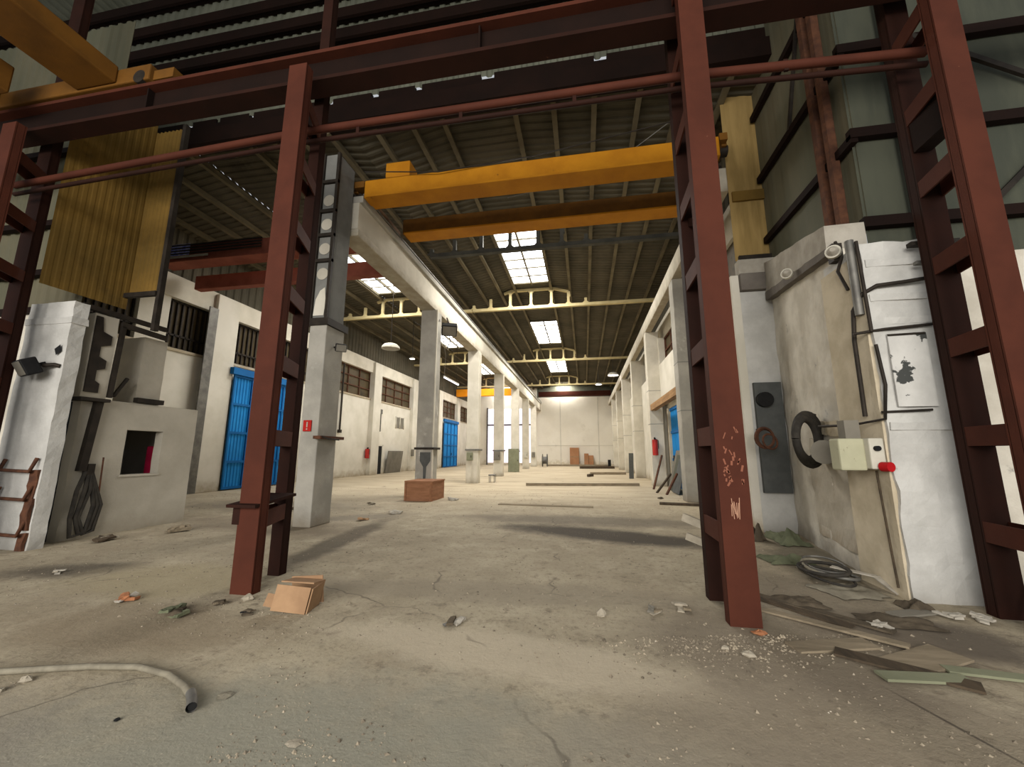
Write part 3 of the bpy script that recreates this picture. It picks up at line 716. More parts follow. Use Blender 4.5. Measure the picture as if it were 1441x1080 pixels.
MB().box(-9.06,-8.94,24.8,27.9,6.56,6.64).build('tray', BOXW, t); MB().tube([(-9,24.85,6.52),(-9,27.85,6.52)], .04, 8).build('tube', TUBEL, t)
for yy in (25.2,27.4): MB().tube([(-9,yy,6.64),(-9,yy,10.6)], .012, 5).build('wire', STEEL, t)
one(MB().tube([(-5.6,14.7,6.9),(-7.2,20,6.75),(-9,24.8,6.62)], .015, 5), 'hanging_cable', STEELG, 'thin pale cable slung from the second column to the tube light', 'cable')
one(MB().tube([(2.9,8.9,9.9),(.6,9.8,8.9),(-2,10.4,8.95)], .012, 5), 'hanging_cable', STEELG, 'thin loose wire slanting across the dark roof above the yellow crane', 'cable')

# ------------------------------------------------------------------ left foreground: walls, pillar, booth, cladding
struct(MB().rough(-20,-10.15,5.9,6.2,0,4.35,.5,.015,seed=31).build('wall_left_front', PLAST))
wc = struct(MB().corrugated((-20,5.95,4.35), (10.2,0,0), (0,0,7), .25, -.03).build('wall_left_cladding', CLADG))
for z in (4.4,5.2,6.3,8.0): MB().box(-20,-9.8,5.8,5.92,z-.06,z+.06).build('girt', REDK, wc)
t = thing('plastered_pillar', 'white plastered pillar carrying a black floodlight and iron steps', 'pillar', (-9.57,5.53,0))
MB().rough(-10.1,-9.05,5.42,5.64,0,4.32,.14,.018,seed=3).build('shaft', PLASTL, t)
MB().rough(-10.12,-9.03,5.4,5.66,3.9,4.02,.16,.02,seed=5).build('ledge_band', PLASTL, t)
MB().add([(-9.28,5.395,3.42),(-9.16,5.395,3.5),(-9.12,5.395,3.38),(-9.22,5.395,3.3)],[(3,2,1,0)]).build('hole', BLACK, t)
rg = MB()
for z in (1.28,.82,.25):
    MB().tube([(-9.8,5.36,z+.2),(-9.8,5.31,z+.02),(-9.14,5.31,z),(-9.14,5.38,z+.22)], .028, 8).build('iron_step', RUST, t)
    r_ = MB().rough(-9.24,-9.08,5.385,5.43,z-.5,z+.02,.08,.03,seed=int(z*10)); r_.build('broken_edge', RUST, t)
# short wall between pillar and booth with dark steel bracket
t = thing('side_wall', 'grey block of wall with a dark notched steel strip behind the white pillar', 'wall', (-9.3,6.2,2.6))
MB().rough(-9.9,-9.2,5.84,6.25,2.62,4.25,.2,.012,seed=8).build('block', BOOTH, t)
nb = [(5.98,2.72),(6.2,2.72),(6.2,2.9),(6.12,2.95),(6.12,3.15),(6.25,3.2),(6.25,3.36),(6.12,3.42),(6.12,3.62),(6.28,3.68),(6.28,3.86),(6.12,3.92),(6.08,4.2),(5.98,4.2)]
MB().prism([(-9.195,a-.12,b) for a,b in nb], (.03,0,0)).build('notched_strip', STEEL, t)
MB().box(-9.5,-9.14,5.82,6.3,2.56,2.62).build('base_angle', STEEL, t)
# booth
t = thing('booth', 'low grey rendered booth with a small dark square window hole', 'booth', (-9.9,7.2,0))
bw = MB()
X0,X1 = -9.6,-9.4
bw.rough(X0,X1,6.0,6.86,0,2.62,.2,.008,seed=41); bw.rough(X0,X1,7.6,8.36,0,2.62,.2,.008,seed=41)
bw.rough(X0,X1,6.86,7.6,0,1.14,.2,.008,seed=41); bw.rough(X0,X1,6.86,7.6,2.06,2.62,.2,.008,seed=41)
bw.build('front_wall', BOOTH, t)
MB().box(-11.4,-9.6,8.2,8.36,0,2.6).box(-11.4,-11.2,6.2,8.2,0,2.6).build('side_wall', BOOTH, t)
MB().rough(-11.4,-9.42,6.1,8.34,2.5,2.63,.3,.006,seed=43).build('roof_slab', BOOTH, t)
MB().box(-9.62,-9.37,6.84,7.62,1.1,1.14).build('window_ledge', BOOTH, t)
MB().box(-11.2,-9.6,6.0,6.2,0,2.55).build('inner_wall', BLACK, t)
tc_ = thing('canister', 'crimson plastic canister seen through the booth window', 'canister', (-9.87,7.88,0.9))
MB().box(-10.0,-9.75,7.76,8.0,.9,1.74).build('body', MAG, tc_, .03); MB().cyl((-9.87,7.88,1.78),(0,0,1),.05,.08,10).build('cap', MAG, tc_)
one(MB().box(-10.3,-9.62,7.3,8.1,0,.9), 'cupboard', BLACK, 'dark cupboard inside the booth under the canister', 'cupboard')
t = thing('chimney_block', 'pale square block standing on the booth roof', 'chimney', (-9.62,7.2,2.64))
MB().rough(-10.05,-9.45,6.95,7.45,2.64,4.1,.2,.01,seed=12).build('block', BOOTH, t); MB().obox((-9.4,7.2,2.7),(.12,.55,.1)).build('foot_angle', STEEL, t)
# steel angles round it
t = thing('steel_post', 'dark steel angle post with cross arms between white pillar and booth', 'post', (-9.3,6.25,0))
MB().bar((-9.3,6.12,1.25),(-9.28,6.2,2.58),.1,.12).build('post', STEEL, t)
MB().bar((-9.3,5.68,4.36),(-9.3,7.25,4.34),.08,.09).build('long_arm', STEEL, t)
MB().bar((-9.2,6.3,2.66),(-9.2,6.34,4.12),.07,.07).build('upright', STEEL, t)
MB().bar((-9.2,6.3,4.16),(-9.2,7.2,4.12),.07,.1).build('short_arm', STEEL, t)
MB().bar((-9.25,6.4,2.7),(-9.25,6.6,3.1),.05,.05).build('strut', STEEL, t)
t = thing('cable_loops', 'dusty black cable loops hanging from a peg beside the booth', 'cable', (-9.3,6.3,0))
for k,(a,b,c_) in enumerate(((-.1,.1,.04),(.02,.16,.2),(.1,.22,.1))):
    MB().tube([(-9.3,6.25+a*.3,1.3),(-9.27,6.2+a,.9),(-9.26,6.16+a-.04*k,.4),(-9.26,6.2+a,.06+c_*.3),(-9.26,6.22+b,.1+c_*.3),(-9.27,6.3+b,.6),(-9.3,6.28,1.28)], .035, 7).build('loop', RUBB, t)
MB().obox((-9.32,6.26,1.28),(.12,.12,.2)).build('peg', STEEL, t)
MB().tube([(-9.28,6.34,1.1),(-9.27,6.46,.7),(-9.28,6.44,1.5)], .015, 6).build('thin_wire', RUST, t)
# ochre cladding above
wl2 = struct(MB().corrugated((-9.62,5.2,4.62), (0,1.42,0), (0,0,4.6), .14, .006).build('wall_left_ochre', CLADY))
MB().corrugated((-9.62,6.62,4.95), (.85,0,0), (0,0,4.0), .095, -.022).build('return_sheet', CLADY, wl2)
MB().box(-8.83,-8.74,6.56,6.66,4.1,9.0).build('edge_angle', STEEL, wl2)
MB().box(-9.62,-8.8,6.52,6.6,4.86,4.96).build('bottom_angle', STEEL, wl2)

# ------------------------------------------------------------------ right foreground
def shear(p):   # wall running at a slight angle from the pillar to the back panel
    t_ = (p.y-5.85)/3.5
    return Vector((p.x + 3.5 + .7*t_, p.y, p.z*(1+.17*t_)))
t = struct(MB().rough(0,.4,5.85,9.35,0,4.45,.18,.03,fx=shear,seed=51).build('wall_right_front', PLAST, origin=(3.8,7.6,0)))
MB().rough(-.1,.4,5.85,9.35,4.4,4.76,.2,.02,fx=lambda p: Vector((p.x+3.5+.7*(p.y-5.85)/3.5, p.y, p.z + (p.y-5.85)/3.5*(.75 + (p.z-4.4)*.9))),seed=52).build('ledge', LEDGE, t)
MB().rough(-.13,.4,5.85,9.3,4.3,4.4,.2,.015,fx=lambda p: Vector((p.x+3.5+.7*(p.y-5.85)/3.5, p.y, p.z + (p.y-5.85)/3.5*(.75 + (p.z-4.4)*.9))),seed=53).build('ledge_underside_shade', LEDGU, t)  # thin strip added for the ledge's dark underside, its shade painted in
MB().rough(-.03,.02,6.3,7.9,.25,1.7,.14,.04,fx=shear,seed=54).build('bare_patch', PLASTG, t)
MB().rough(-.03,.0,5.95,7.5,1.78,1.98,.1,.04,fx=shear,seed=55).build('broken_ridge', TANP, t)
t = struct(MB().rough(3.55,4.4,9.36,9.6,0,5.3,.3,.008,seed=61).build('wall_right_return', PLASTL))
MB().box(3.4,3.56,9.34,9.7,0,5.6).build('edge_strip', WHITE, t)
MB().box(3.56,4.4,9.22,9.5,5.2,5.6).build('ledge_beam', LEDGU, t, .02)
MB().box(3.56,4.4,9.26,9.5,5.6,5.95).build('upper_ledge', LEDGE, t, .02)
t = thing('grey_board', 'tall narrow dark grey board fixed to the wall between red column and coil of hose', 'panel', (3.88,9.3,.8))
MB().box(3.62,4.15,9.25,9.33,.8,3.1).build('board', GREYP, t); MB().cyl((3.78,9.2,2.72),(0,1,0),.16,.12,16).build('round_knob', BLACK, t)
# pillar
t = thing('plastered_pillar', 'white plastered pillar with a patch of peeling paint and black conduit', 'pillar', (3.87,5.8,0))
def bulge(p): return Vector((p.x, p.y, p.z))
MB().rough(3.5,4.25,5.4,6.2,0,4.22,.13,.03,seed=71).build('shaft', PLASTL, t)
MB().rough(3.47,3.52,5.44,6.22,0,4.1,.13,.006,seed=72).build('stained_side', TANP, t)
for z,d_ in ((3.95,.03),(3.5,.02),(3.2,.03),(1.92,.02)):
    MB().rough(3.52,4.23,5.385,5.43,z-.05,z+.04,.07,.022,seed=int(z*9)).build('plaster_ridge', PLASTL, t)
MB().box(3.62,4.02,5.355,5.37,2.14,3.02).build('peeling_panel', PEEL, t)
MB().tube([(3.3,5.42,3.05),(3.6,5.36,3.08),(4.15,5.36,3.12)], .018, 6).build('rod', STEEL, t)
MB().tube([(3.45,5.38,2.08),(3.95,5.36,2.1)], .015, 6).build('rod', STEEL, t)
MB().tube([(3.62,5.35,3.0),(4.0,5.35,3.01)], .014, 6).build('rod', STEEL, t)
t = thing('conduit', 'black conduit bent across the white pillar and down beside it', 'conduit', (3.4,5.5,1))
MB().tube([(4.6,5.2,3.82),(4.3,5.3,3.7),(3.9,5.34,3.66),(3.6,5.36,3.64),(3.46,5.42,3.56),(3.4,5.52,3.38),(3.4,5.58,3.0),(3.41,5.6,2.4),(3.42,5.62,2.05)], .025, 8).build('main_run', STEEL, t)
MB().tube([(3.43,5.46,4.3),(3.43,5.46,3.3)], .05, 8).build('pipe', STEELG, t)
MB().tube([(3.46,5.38,4.25),(3.47,5.37,3.06)], .02, 8).build('side_run', STEEL, t)
MB().tube([(3.44,5.6,1.4),(3.45,5.58,.7),(3.46,5.56,.1)], .012, 8).build('lower_run', WOODD, t)
MB().tube([(3.5,5.38,2.9),(3.52,5.36,2.4),(3.47,5.37,2.0),(3.3,5.7,1.95),(3.3,6.4,1.98)], .018, 6).build('branch', STEEL, t)
t = thing('steel_stubs', 'dark blue steel stubs sticking out of the pillar top beside the red column', 'brackets', (4.1,5.2,3.9))
MB().obox((4.2,5.28,4.1),(.5,.08,.05)).build('stub', STEEL, t); MB().obox((4.2,5.28,3.86),(.44,.06,.04)).build('stub', STEELG, t)
# switch gear on the angled wall
t = thing('switch_box', 'pale green electric switch box with red button below the broken plaster', 'switch box', (3.2,5.56,1.38))
MB().box(3.02,3.3,5.5,5.7,1.4,1.78).build('case', BOXG, t, .02)
MB().box(3.295,3.45,5.42,5.6,1.42,1.78).build('side_case', BOXW, t, .015)
MB().cyl((3.36,5.4,1.66),(0,1,0),.03,.05,14).build('black_knob', BLACK, t)
MB().cyl((3.41,5.37,1.45),(.3,-1,0),.055,.1,16).build('red_button', REDP, t)
MB().box(3.12,3.28,5.52,5.66,1.78,2.0).build('top_block', GREYS, t)
MB().box(3.2,3.6,5.66,5.9,1.42,1.6).build('mounting', RUST, t)
t = thing('horn', 'grey round horn beside the pale green switch box', 'horn', (3.2,6.2,1.6))
MB().tube([(3.45,6.3,1.62),(3.28,6.18,1.62),(3.14,6.06,1.62)], .06, 14, True, .16).build('bell', GREYS, t); MB().obox((3.46,6.32,1.66),(.16,.2,.2)).build('mount', RUST, t)
t = thing('hose_coil', 'thick black hose coil hanging on the angled wall beside the grey board', 'hose coil', (3.56,7.4,1.3))
for k in range(4):
    MB().torus((3.5-.035*k,7.1-.05*k,1.82),(.63,-.78,0),.4-.03*k,.055,28,8,1,1).build('turn', RUBB, t)
MB().obox((3.6,7.15,2.2),(.3,.06,.06),(0,0,.9)).build('hook', STEEL, t)
t = thing('cable_coil', 'small rusty brown cable coil hanging in front of the grey board', 'cable coil', (3.5,8.7,1.65))
for k in range(3): MB().torus((3.5+.02*k,8.7+.03*k,1.9),(.3,-1,0),.2-.012*k,.022,24,6).build('turn', RUST, t)
MB().torus((3.6,8.72,1.83),(.3,-1,.2),.15,.02,20,6).build('turn', RUST, t); MB().tube([(3.5,8.75,2.08),(3.6,9.3,2.1)], .015, 6).build('peg', STEEL, t)
for nm,(x,y,z),lb in (('bulkhead_lamp',(3.52,7.2,4.65),'round white lamp fixed on the concrete ledge above the angled wall'),
                      ('bulkhead_lamp',(3.38,5.7,4.28),'round white lamp at the top corner of the pillar')):
    t = thing(nm, lb, 'lamp', (x,y,z)); MB().cyl((x,y,z),(.8,1,0),.09,.06,16).build('base', BOXW, t)
    s_ = MB(); s_.tube([(x,y,z),(x-.04,y-.06,z),(x-.055,y-.085,z)], .08, 14, True, .03); s_.build('glass', PAPER, t)
one(MB().tube([(3.45,5.75,4.45),(3.47,5.7,4.2),(3.4,5.7,4.0),(3.44,5.62,3.7)], .02, 6).obox((3.46,5.8,4.3),(.12,.12,.25)), 'wire_tangle', STEEL, 'tangle of dark wires at the notch between ledge and pillar', 'wires')
# ochre sheets, grey cladding and posts above the right wall
w = struct(MB().corrugated((3.58,9.46,6.0), (.92,0,0), (0,0,5.0), .45, -.012).build('wall_right_ochre', CLADO))
MB().box(3.64,4.5,9.38,9.45,5.95,6.1).build('bottom_band', STEEL, w); MB().box(3.64,4.5,9.4,9.46,7.5,7.75).build('lap_band', CLADY, w)
w = struct(MB().corrugated((4.32,6.4,4.9), (0,3.2,0), (0,0,7.5), .6, .008).build('wall_right_cladding', CLADG))
for z in (6.42,7.95,9.6): MB().box(4.2,4.3,6.3,9.4,z-.07,z+.07).build('girt', REDK, w)
MB().box(4.14,4.26,6.98,7.1,4.7,11).box(4.14,4.26,6.7,6.82,4.7,11).build('post', RUST, w)
MB().bar((4.22,7.9,8.0),(4.22,6.9,10.5),.05,.07).build('brace', STEEL, w)
w = struct(MB().corrugated((4.28,6.42,4.3), (8,0,0), (0,0,8), 1.0, -.006).build('wall_right_front_cladding', CLADB))
for z in (5.0,6.5,8.05): MB().box(4.2,12,6.28,6.4,z-.08,z+.08).build('girt', REDK, w)
MB().box(4.85,4.95,6.25,6.34,4.4,9).build('downpipe', STEEL, w)
MB().bar((5.1,6.3,8.2),(6.9,6.3,6.9),.05,.08).build('brace', STEEL, w)
MB().bar((5.6,6.3,4.9),(6.6,6.3,5.9),.05,.08).build('brace', STEEL, w)
struct(MB().rough(4.25,12,6.1,6.4,0,4.3,.4,.012,seed=81).build('wall_right_front_lower', PLAST))

# ------------------------------------------------------------------ things on the floor
t = thing('cardboard_box', 'crumpled open cardboard box lying at the foot of a red steel column', 'cardboard box', (-3.0,4.0,0))
b = MB(); R_ = .35
def rb(c,s,r): return MB().obox(c,s,r)
rb((-2.98,3.92,.13),(.36,.012,.24),(-.25,.08,.12)).build('front_panel', CARD, t)
rb((-2.8,4.06,.12),(.012,.28,.24),(0,.2,.2)).build('side_panel', CARD, t)
rb((-3.0,4.2,.14),(.34,.012,.28),(.1,-.05,.15)).build('back_panel', CARD, t)
rb((-2.95,4.06,.268),(.34,.26,.012),(-.16,.05,.15)).build('flap', CARD, t)
rb((-3.17,3.9,.11),(.14,.012,.12),(-.3,.3,.5)).build('flap', CARD, t)
t = thing('hose', 'dusty grey hose lying on the bare concrete with an open metal end', 'hose', (-3.6,2.65,0))
MB().tube([(-5.6,2.25,.022),(-4.9,2.38,.022),(-4.32,2.5,.022),(-3.97,2.61,.022),(-3.68,2.7,.022),(-3.32,2.76,.022),(-2.99,2.71,.022),(-2.74,2.61,.022),(-2.6,2.53,.022)], .022, 10).build('tube', HOSE, t)
MB().tube([(-2.61,2.54,.03),(-2.52,2.47,.03),(-2.46,2.41,.03)], .03, 12, False).build('end_fitting', STEELG, t)
MB().disc((-2.47,2.425,.03),(.6,-.6,0),.024,12).build('bore', BLACK, t)

def lump(name, x, y, s, m, label, cat, flat=.6, seed=0, group=None):
    k = MB(); n = 7; vs = []
    rnd = random.Random(seed*31+5)
    import itertools
    rings = [(0,.75),(.35,1.0),(.75,.7),(1.0,.15)]
    for h,r in rings:
        for i in range(n):
            a = 2*math.pi*i/n; q = r*s*rnd.uniform(.7,1.15)
            vs.append((x+math.cos(a)*q, y+math.sin(a)*q*.8, h*s*flat*1.3*(rnd.uniform(.85,1.15) if h else 1)))
    fs = [(i*n+j,i*n+(j+1)%n,(i+1)*n+(j+1)%n,(i+1)*n+j) for i in range(3) for j in range(n)] + [tuple(range(3*n,4*n))]
    k.add(vs, fs); return one(k, name, m, label, cat, group)
lump('stone', -3.68,4.15,.07,STONE,'pale round stone at the foot of the red column by the cardboard box','stone',.7,1)
lump('stone', -3.94,2.5,.05,STONE,'pale stone lying on the floor just below the dusty hose','stone',.5,2)
lump('stone', -3.95,2.36,.05,STONE,'flat pale stone lying below the hose beside the thicker pale stone','stone',.4,3)
lump('stone', .12,4.42,.06,STONE,'small pale stone standing alone in the gravel near the scratched red column','stone',.8,4)
lump('stone', -2.83,2.27,.02,BLACK,'tiny dark stone below the hose on the bare concrete','stone',.6,5)
lump('plaster_chip', -1.64,2.29,.05,STONE,'flat pale plaster chip on bare concrete in front','chip',.12,6)
lump('plaster_chip', 1.25,3.82,.07,STONE,'white plaster chip in front of the scratched red column','chip',.35,7)
lump('plaster_chip', 1.1,3.9,.04,STONE,'smaller white plaster chip beside the chip in front of the scratched red column','chip',.5,8)
lump('plaster_chip', -2.4,2.6,.06,HOSE,'thin grey chip lying beside the open end of the hose','chip',.2,9)
lump('plaster_chip', 1.5,4.25,.07,BRICK,'orange-tinged chip touching the foot of the scratched red column','chip',.4,10)
def scrap(x, y, label, ms, seed, s=.12):
    rnd = random.Random(seed); t = thing('scrap_piece', label, 'scrap', (x,y,0))
    for k in range(3):
        m = ms[k % len(ms)]; a = rnd.uniform(0,3); c = (x+rnd.uniform(-.5,.5)*s, y+rnd.uniform(-.4,.4)*s, s*.16+.012*k)
        q = MB(); q.rough(-s*.7,s*.7,-s*.32,s*.32,-s*.1,s*.1,s*.3,s*.12,seed=seed+k,freq=20)
        mt = Euler((rnd.uniform(-.2,.2),rnd.uniform(-.2,.2),a)).to_matrix()
        q.v = [mt @ p + Vector(c) for p in q.v]; q.build('fragment', m, t)
    return t
scrap(-5.0,3.87,'orange and white scrap piece on the floor halfway from booth to cardboard box',[BRICK,PAPER],1,.13)
scrap(-4.08,3.7,'dark flattened rag on the floor between the cardboard box and the hose',[CLOTHG,CLOTHK],2,.15)
scrap(-3.36,3.8,'small black scrap beside the crumpled cardboard box',[CLOTHK,BLACK],3,.07)
scrap(-1.26,3.96,'crushed pale can in the middle of the floor',[STEELG,PAPER,CLOTHK],4,.095)
scrap(-9.2,4.55,'orange and pale rubble piece in front of the pillar with the floodlight',[BRICK,PAPER],5,.1)
scrap(-7.0,4.55,'pale scrap lying on the dark floor stain between the booth and the cardboard box',[PAPER,STONE],6,.08)
scrap(-3.84,3.98,'dull brown clod in front of the red column by the cardboard box',[CLOTHK,WOOD],7,.08)
scrap(.62,4.6,'grey crumbled plaster heap in the gravel beside the scratched red column',[STONE,WOOD,GREYS],8,.09)
scrap(.95,4.75,'dusty plaster lump close against the scratched red column',[STONE,WOOD],9,.1)
# rags, wires and boards by the right wall
def rag(x, y, sx, sy, h, m, label, seed, rot=0):
    q = MB(); n = 12; vs = []
    for i in range(n+1):
        for j in range(n+1):
            u,v = i/n*2-1, j/n*2-1; r = max(abs(u),abs(v)); a = noise.noise(Vector((u*1.7+seed*5,v*1.7,seed)))
            e = 1+.35*noise.noise(Vector((u*2,v*2,seed+3)))
            X,Y = u*sx*e, v*sy*e; zz = max(.006, (1-r**3)*h*(.55+1.1*a)+.01)
            vs.append((x+X*math.cos(rot)-Y*math.sin(rot), y+X*math.sin(rot)+Y*math.cos(rot), zz))
    q.add(vs, [(i*(n+1)+j,(i+1)*(n+1)+j,(i+1)*(n+1)+j+1,i*(n+1)+j+1) for i in range(n) for j in range(n)], True)
    return one(q, 'rag', m, label, 'rag')
rag(2.95,7.0,.32,.22,.1,CLOTHG,'bunched dark green rag on the floor near the white wall end',1)
rag(3.62,8.5,.22,.4,.26,CLOTHG,'dusty green heap of cloth in the corner below the grey board',2)
rag(3.1,8.7,.2,.28,.3,CLOTHK,'brown crumpled sack in the corner beside the white wall end',3)
rag(3.0,5.65,.3,.25,.06,HOSE,'grey torn sheet lying along the foot of the angled wall',4,.3)
rag(3.36,5.2,.13,.12,.1,CLOTHK,'dark dusty rag at the foot of the peeling white pillar',5)
rag(2.9,4.75,.3,.16,.05,CLOTHK,'black oily rag spread on the floor before the red column by the peeling pillar',6)
rag(2.25,5.15,.22,.16,.07,CLOTHK,'dark brown rag beside the loose boards near the scratched red column',7)
t = thing('wire_heap', 'heap of loops of grey wire and hose at the foot of the angled wall', 'wires', (3.1,6.2,0))
for k in range(6):
    MB().torus((3.05+.1*math.sin(k*2.1),6.2+.22*math.cos(k*1.7),.05+.02*k),(.1*math.sin(k),.12*math.cos(k),1),.24+.03*(k%3),.014+.008*(k%2),20,6,1.2,.8).build('loop', (HOSE,STEELG,RUBB)[k%3], t)
t = thing('pale_strap', 'pale flat strap arching over the wire heap by the angled wall', 'strap', (3.4,5.9,0))
MB().bar((3.1,6.15,.16),(3.42,5.85,.14),.1,.012).bar((3.42,5.85,.14),(3.5,5.6,.02),.1,.012).build('band', PAPER, t)
for k,(x,y,L,w_,r,m,lb) in enumerate(((2.05,5.0,1.15,.14,2.25,WOODD,'dark narrow board lying closest to the scratched red column'),
        (2.28,4.9,1.2,.12,2.35,CLOTHK,'black strip of wood lying across the stain between red columns'),
        (2.12,4.55,1.25,.1,2.45,WOOD,'pale thin lath between the scratched red column and the white pillar'),
        (2.0,4.1,.7,.18,.25,WOOD,'short flat tan board in front of the laths near the scratched red column'),
        (2.3,3.78,.8,.16,2.6,WOODD,'dark lath at the front end of the scrap boards'),
        (2.35,3.65,.6,.12,.12,GREEN,'greenish thin slat at the front of the scrap boards'),
        (2.55,3.95,.7,.28,.5,WOOD,'wide flat tan sheet among the scrap boards'),
        (2.85,3.8,.5,.1,-.1,GREEN,'greenish slat beyond the wide tan sheet'),
        (3.2,5.0,.5,.14,.4,GREYS,'short grey board in front of the peeling white pillar'))):
    q = MB(); q.obox((x,y,.012+.004*(k%3)),(L,w_,.018),(.02*(k%2),.015*(k%3-1),r))
    one(q, 'scrap_board', m, lb, 'board', 'scrap boards on the floor by the pillar')
for k,(x,y,lb) in enumerate(((3.5,5.0,'white crumpled paper near the peeling white pillar'),(3.75,4.95,'white torn plastic between the peeling pillar and its red column'),(2.65,4.62,'pale paper scrap on the dark stain near the red columns'))):
    scrap(x,y,lb,[PAPER],40+k,.1)
q = MB(); q.obox((4.25,4.75,.45),(.05,.05,1.0),(.35,.3,0)); one(q,'leaning_bar',STEEL,'dark bar leaning against the red column by the peeling pillar','bar')
# white channel bracket hooked on the right column's rear
t = thing('channel_bracket', 'pale bent steel channel bracket fixed behind the scratched red column', 'bracket', (1.3,5.25,.52))
MB().bar((1.15,5.35,.84),(1.42,5.2,.74),.05,.09).build('upper_channel', STONE, t); MB().bar((1.18,5.35,.62),(1.45,5.2,.53),.05,.08).build('lower_channel', STONE, t)
MB().cyl((1.4,5.18,.76),(0,1,0),.035,.04,12).build('pin', BLACK, t); MB().cyl((1.42,5.18,.55),(0,1,0),.03,.04,12).build('pin', BLACK, t)
MB().box(1.34,1.42,5.14,5.24,.5,.86).build('back_plate', STEEL, t)
# nave floor
def plank(x0,y0,x1,y1,w_,h_,m,lb,nm='timber_beam'):
    q = MB(); q.bar((x0,y0,h_/2),(x1,y1,h_/2),w_,h_); return one(q, nm, m, lb, 'timber', 'timbers on the hall floor')
plank(-2.9,20.2,2.6,21.2,.3,.13,WOOD,'long timber beam lying across the hall floor in front of all other timbers')
plank(.4,31.5,3.0,32.0,.3,.18,WOOD,'timber beam lying by the wall columns beyond the long front beam')
plank(-.5,43,3.0,44,.35,.25,WOODD,'dark timber beam far back on the hall floor')
plank(-4.5,50.5,3.0,51.5,.5,.2,WOOD,'long timber beam lying just in front of the end wall')
plank(.2,28.4,.5,29.2,.18,.18,WOODD,'short timber offcut between the far timber beams')
plank(2.3,13.8,3.6,13.6,.3,.06,WOODD,'dark plank lying at the foot of the first wall column')
plank(-2.7,12.8,.2,12.6,.25,.03,WOOD,'thin pale board lying flat in the middle of the hall floor')
q = MB(); q.obox((2.9,26.9,.8),(.28,.06,1.6),(.08,0,.2)); one(q,'leaning_board',GREYP,'dark grey narrow board standing before the third wall column','board')
q = MB(); q.obox((2.95,51.0,.4),(.35,.3,.8)); one(q,'drum',BLACK,'small black drum near the end of the wall column row','drum')
for k,(y,dx,h_,m,lb) in enumerate(((18.9,.0,1.75,GREYS,'grey sheet leaning on the half-hidden blue door, rearmost of the leaning sheets'),(18.2,.0,1.55,CLADB,'blue-grey sheet leaning in the middle of the leaning sheets'),(17.4,.0,1.4,GREYP,'dark sheet, frontmost of the sheets leaning at the half-hidden blue door'))):
    q = MB(); q.obox((3.9-.09*k,y,h_/2),(.03,1.2,h_),(0,.26,0)); one(q,'leaning_sheet',m,lb,'sheet','sheets leaning at the half-hidden blue door')
for k,(a,b,lb) in enumerate((((3.0,19.3,0),(3.6,20.2,1.5),'brown lath propped up beside the big fire extinguisher'),((2.85,17.6,0),(3.5,17.9,.75),'short dark prop in front of the leaning sheets'),((3.1,16.9,0),(3.6,17.2,.8),'short rusty prop next to the dark prop before the leaning sheets'))):
    one(MB().bar(a,b,.07,.07), 'wood_prop', RUST if k != 1 else WOODD, lb, 'prop')
scrap(2.6,15.4,'small dark clod on the floor before the half-hidden blue door',[CLOTHK],60,.12)
for k,(x,y,s_,m,lb) in enumerate(((-8.2,10.6,.16,CLOTHK,'dark rag lying on the side aisle floor before the blue door'),(-5.0,10.4,.2,PAPER,'pale sheet of litter on the floor just past the first grey column'),
        (-5.3,9.2,.16,CARD,'tan litter at the foot of the first grey column'),(-6.6,12.0,.14,CLOTHK,'dark litter between the first column and the brown crate'),(-4.5,13.6,.2,PAPER,'white litter beside the brown crate'),
        (-11.3,12.6,.14,CLOTHK,'dark clod near the foot of the big tall blue door'),(-8.3,7.3,.25,WOOD,'flat pale board scrap in front of the booth'),(-8.7,6.3,.2,WOODD,'dark scrap at the foot of the booth wall'))):
    scrap(x,y,lb,[m,STONE if k%2 else m],70+k,s_)

# loose grit and gravel over the floor: nobody could count it
gm = MB(); rnd = random.Random(4)
def pebble(x,y,s):
    a = rnd.uniform(0,6.3); h = s*rnd.uniform(.5,.9)
    p = [(x+math.cos(a+k*1.571)*s*rnd.uniform(.6,1.1), y+math.sin(a+k*1.571)*s*rnd.uniform(.6,1.1), 0) for k in range(4)]
    p += [(x+rnd.uniform(-.3,.3)*s,y+rnd.uniform(-.3,.3)*s,h)]
    gm.add(p, [(0,1,4),(1,2,4),(2,3,4),(3,0,4)])
n = 0
while n < 7000:
    y = 2.0 + 16*rnd.random()**1.8; x = rnd.uniform(-1.35*y-1.5, .55*y+2.6)
    if x > 3.2 or x < -14 or (x < -9.0 and 5 < y < 8.6) or (-6.5 < x < -4.9 and 12.9 < y < 14.5) or (1.4 < x < 3.2 and 3.4 < y < 5.4): continue
    d = noise.noise(Vector((x*.7,y*.7,2.0)))*.5+.5
    if y < 3.3 and x < .3 and d < .62: continue
    if rnd.random() > d*d*1.6: continue
    pebble(x,y,(.004+.013*rnd.random()**3)*(1+.03*y)); n += 1
for k in range(900):
    a = rnd.gauss(0,.6); b = abs(rnd.gauss(0,.5)); pebble(1.3+a,4.2-b*.6+.2*a,.006+.016*rnd.random()**2)
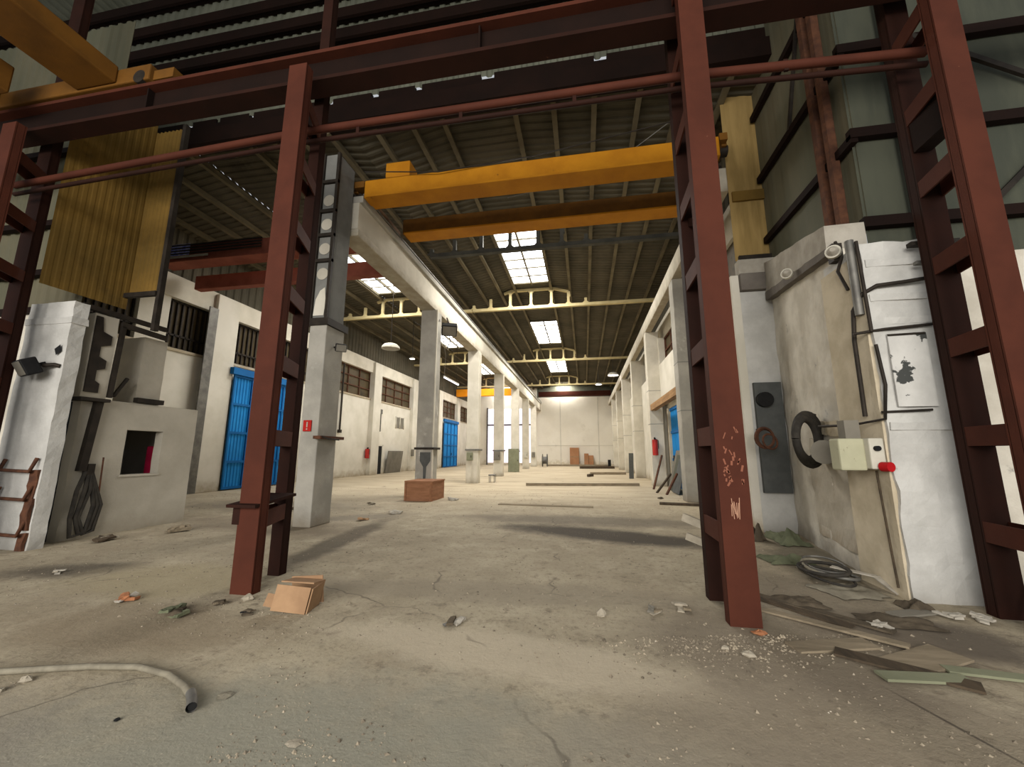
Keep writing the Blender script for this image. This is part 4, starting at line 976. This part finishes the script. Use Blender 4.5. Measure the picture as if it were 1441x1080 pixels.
g = gm.build('gravel', GRAV, origin=(0,0,0)); g['label'] = 'fine grit and gravel strewn over the concrete floor'; g['category'] = 'gravel'; g['kind'] = 'stuff'

# ------------------------------------------------------------------ light
w = bpy.data.worlds.new('sky'); SC.world = w; w.use_nodes = True
bg = w.node_tree.nodes['Background']; bg.inputs[0].default_value = (.92,.95,1.0,1); bg.inputs[1].default_value = .55
def area(name, loc, rot, sx, sy, power, col):
    l = bpy.data.lights.new(name,'AREA'); l.shape = 'RECTANGLE'; l.size = sx; l.size_y = sy; l.energy = power; l.color = col
    o = bpy.data.objects.new(name, l); COL.objects.link(o); o.location = loc; o.rotation_euler = rot; return o
for i,(a,b) in enumerate(SKYY):
    area('rooflight_glow', (-2.62,(a+b)/2,10.7), (0,0,0), 2.0, b-a-.3, (1000,820,860,520)[i], (1,.95,.87))
    area('rooflight_glow', (-10.78,(a+b)/2,10.7), (0,0,0), 2.0, b-a-.3, (430,500,540,300)[i], (1,.95,.88))
area('gate_daylight', (-2.5,-12,5.5), (math.radians(66),0,0), 18, 6, 4000, (1,.95,.88))

# ------------------------------------------------------------------ camera
yaw,pitch,roll = math.radians(10.15), math.radians(9.85), math.radians(-.106)
Rm = Matrix.Rotation(yaw,3,'Z') @ Matrix.Rotation(pitch,3,'X') @ Matrix.Rotation(roll,3,'Y')
r_,f_,u_ = Rm @ Vector((1,0,0)), Rm @ Vector((0,1,0)), Rm @ Vector((0,0,1))
cam = bpy.data.cameras.new('camera'); co = bpy.data.objects.new('camera', cam); COL.objects.link(co)
mw = Matrix.Identity(4)
for i in range(3): mw[i][0] = r_[i]; mw[i][1] = u_[i]; mw[i][2] = -f_[i]
mw[2][3] = 1.6
co.matrix_world = mw
cam.sensor_width = 36; cam.lens = 563/1441*36; cam.clip_start = .05; cam.clip_end = 300
SC.camera = co
SC.view_settings.view_transform = 'Standard'; SC.view_settings.look = 'None'; SC.view_settings.exposure = 0.0
SC.cycles.max_bounces = 6; SC.cycles.diffuse_bounces = 4; SC.cycles.sample_clamp_indirect = 4
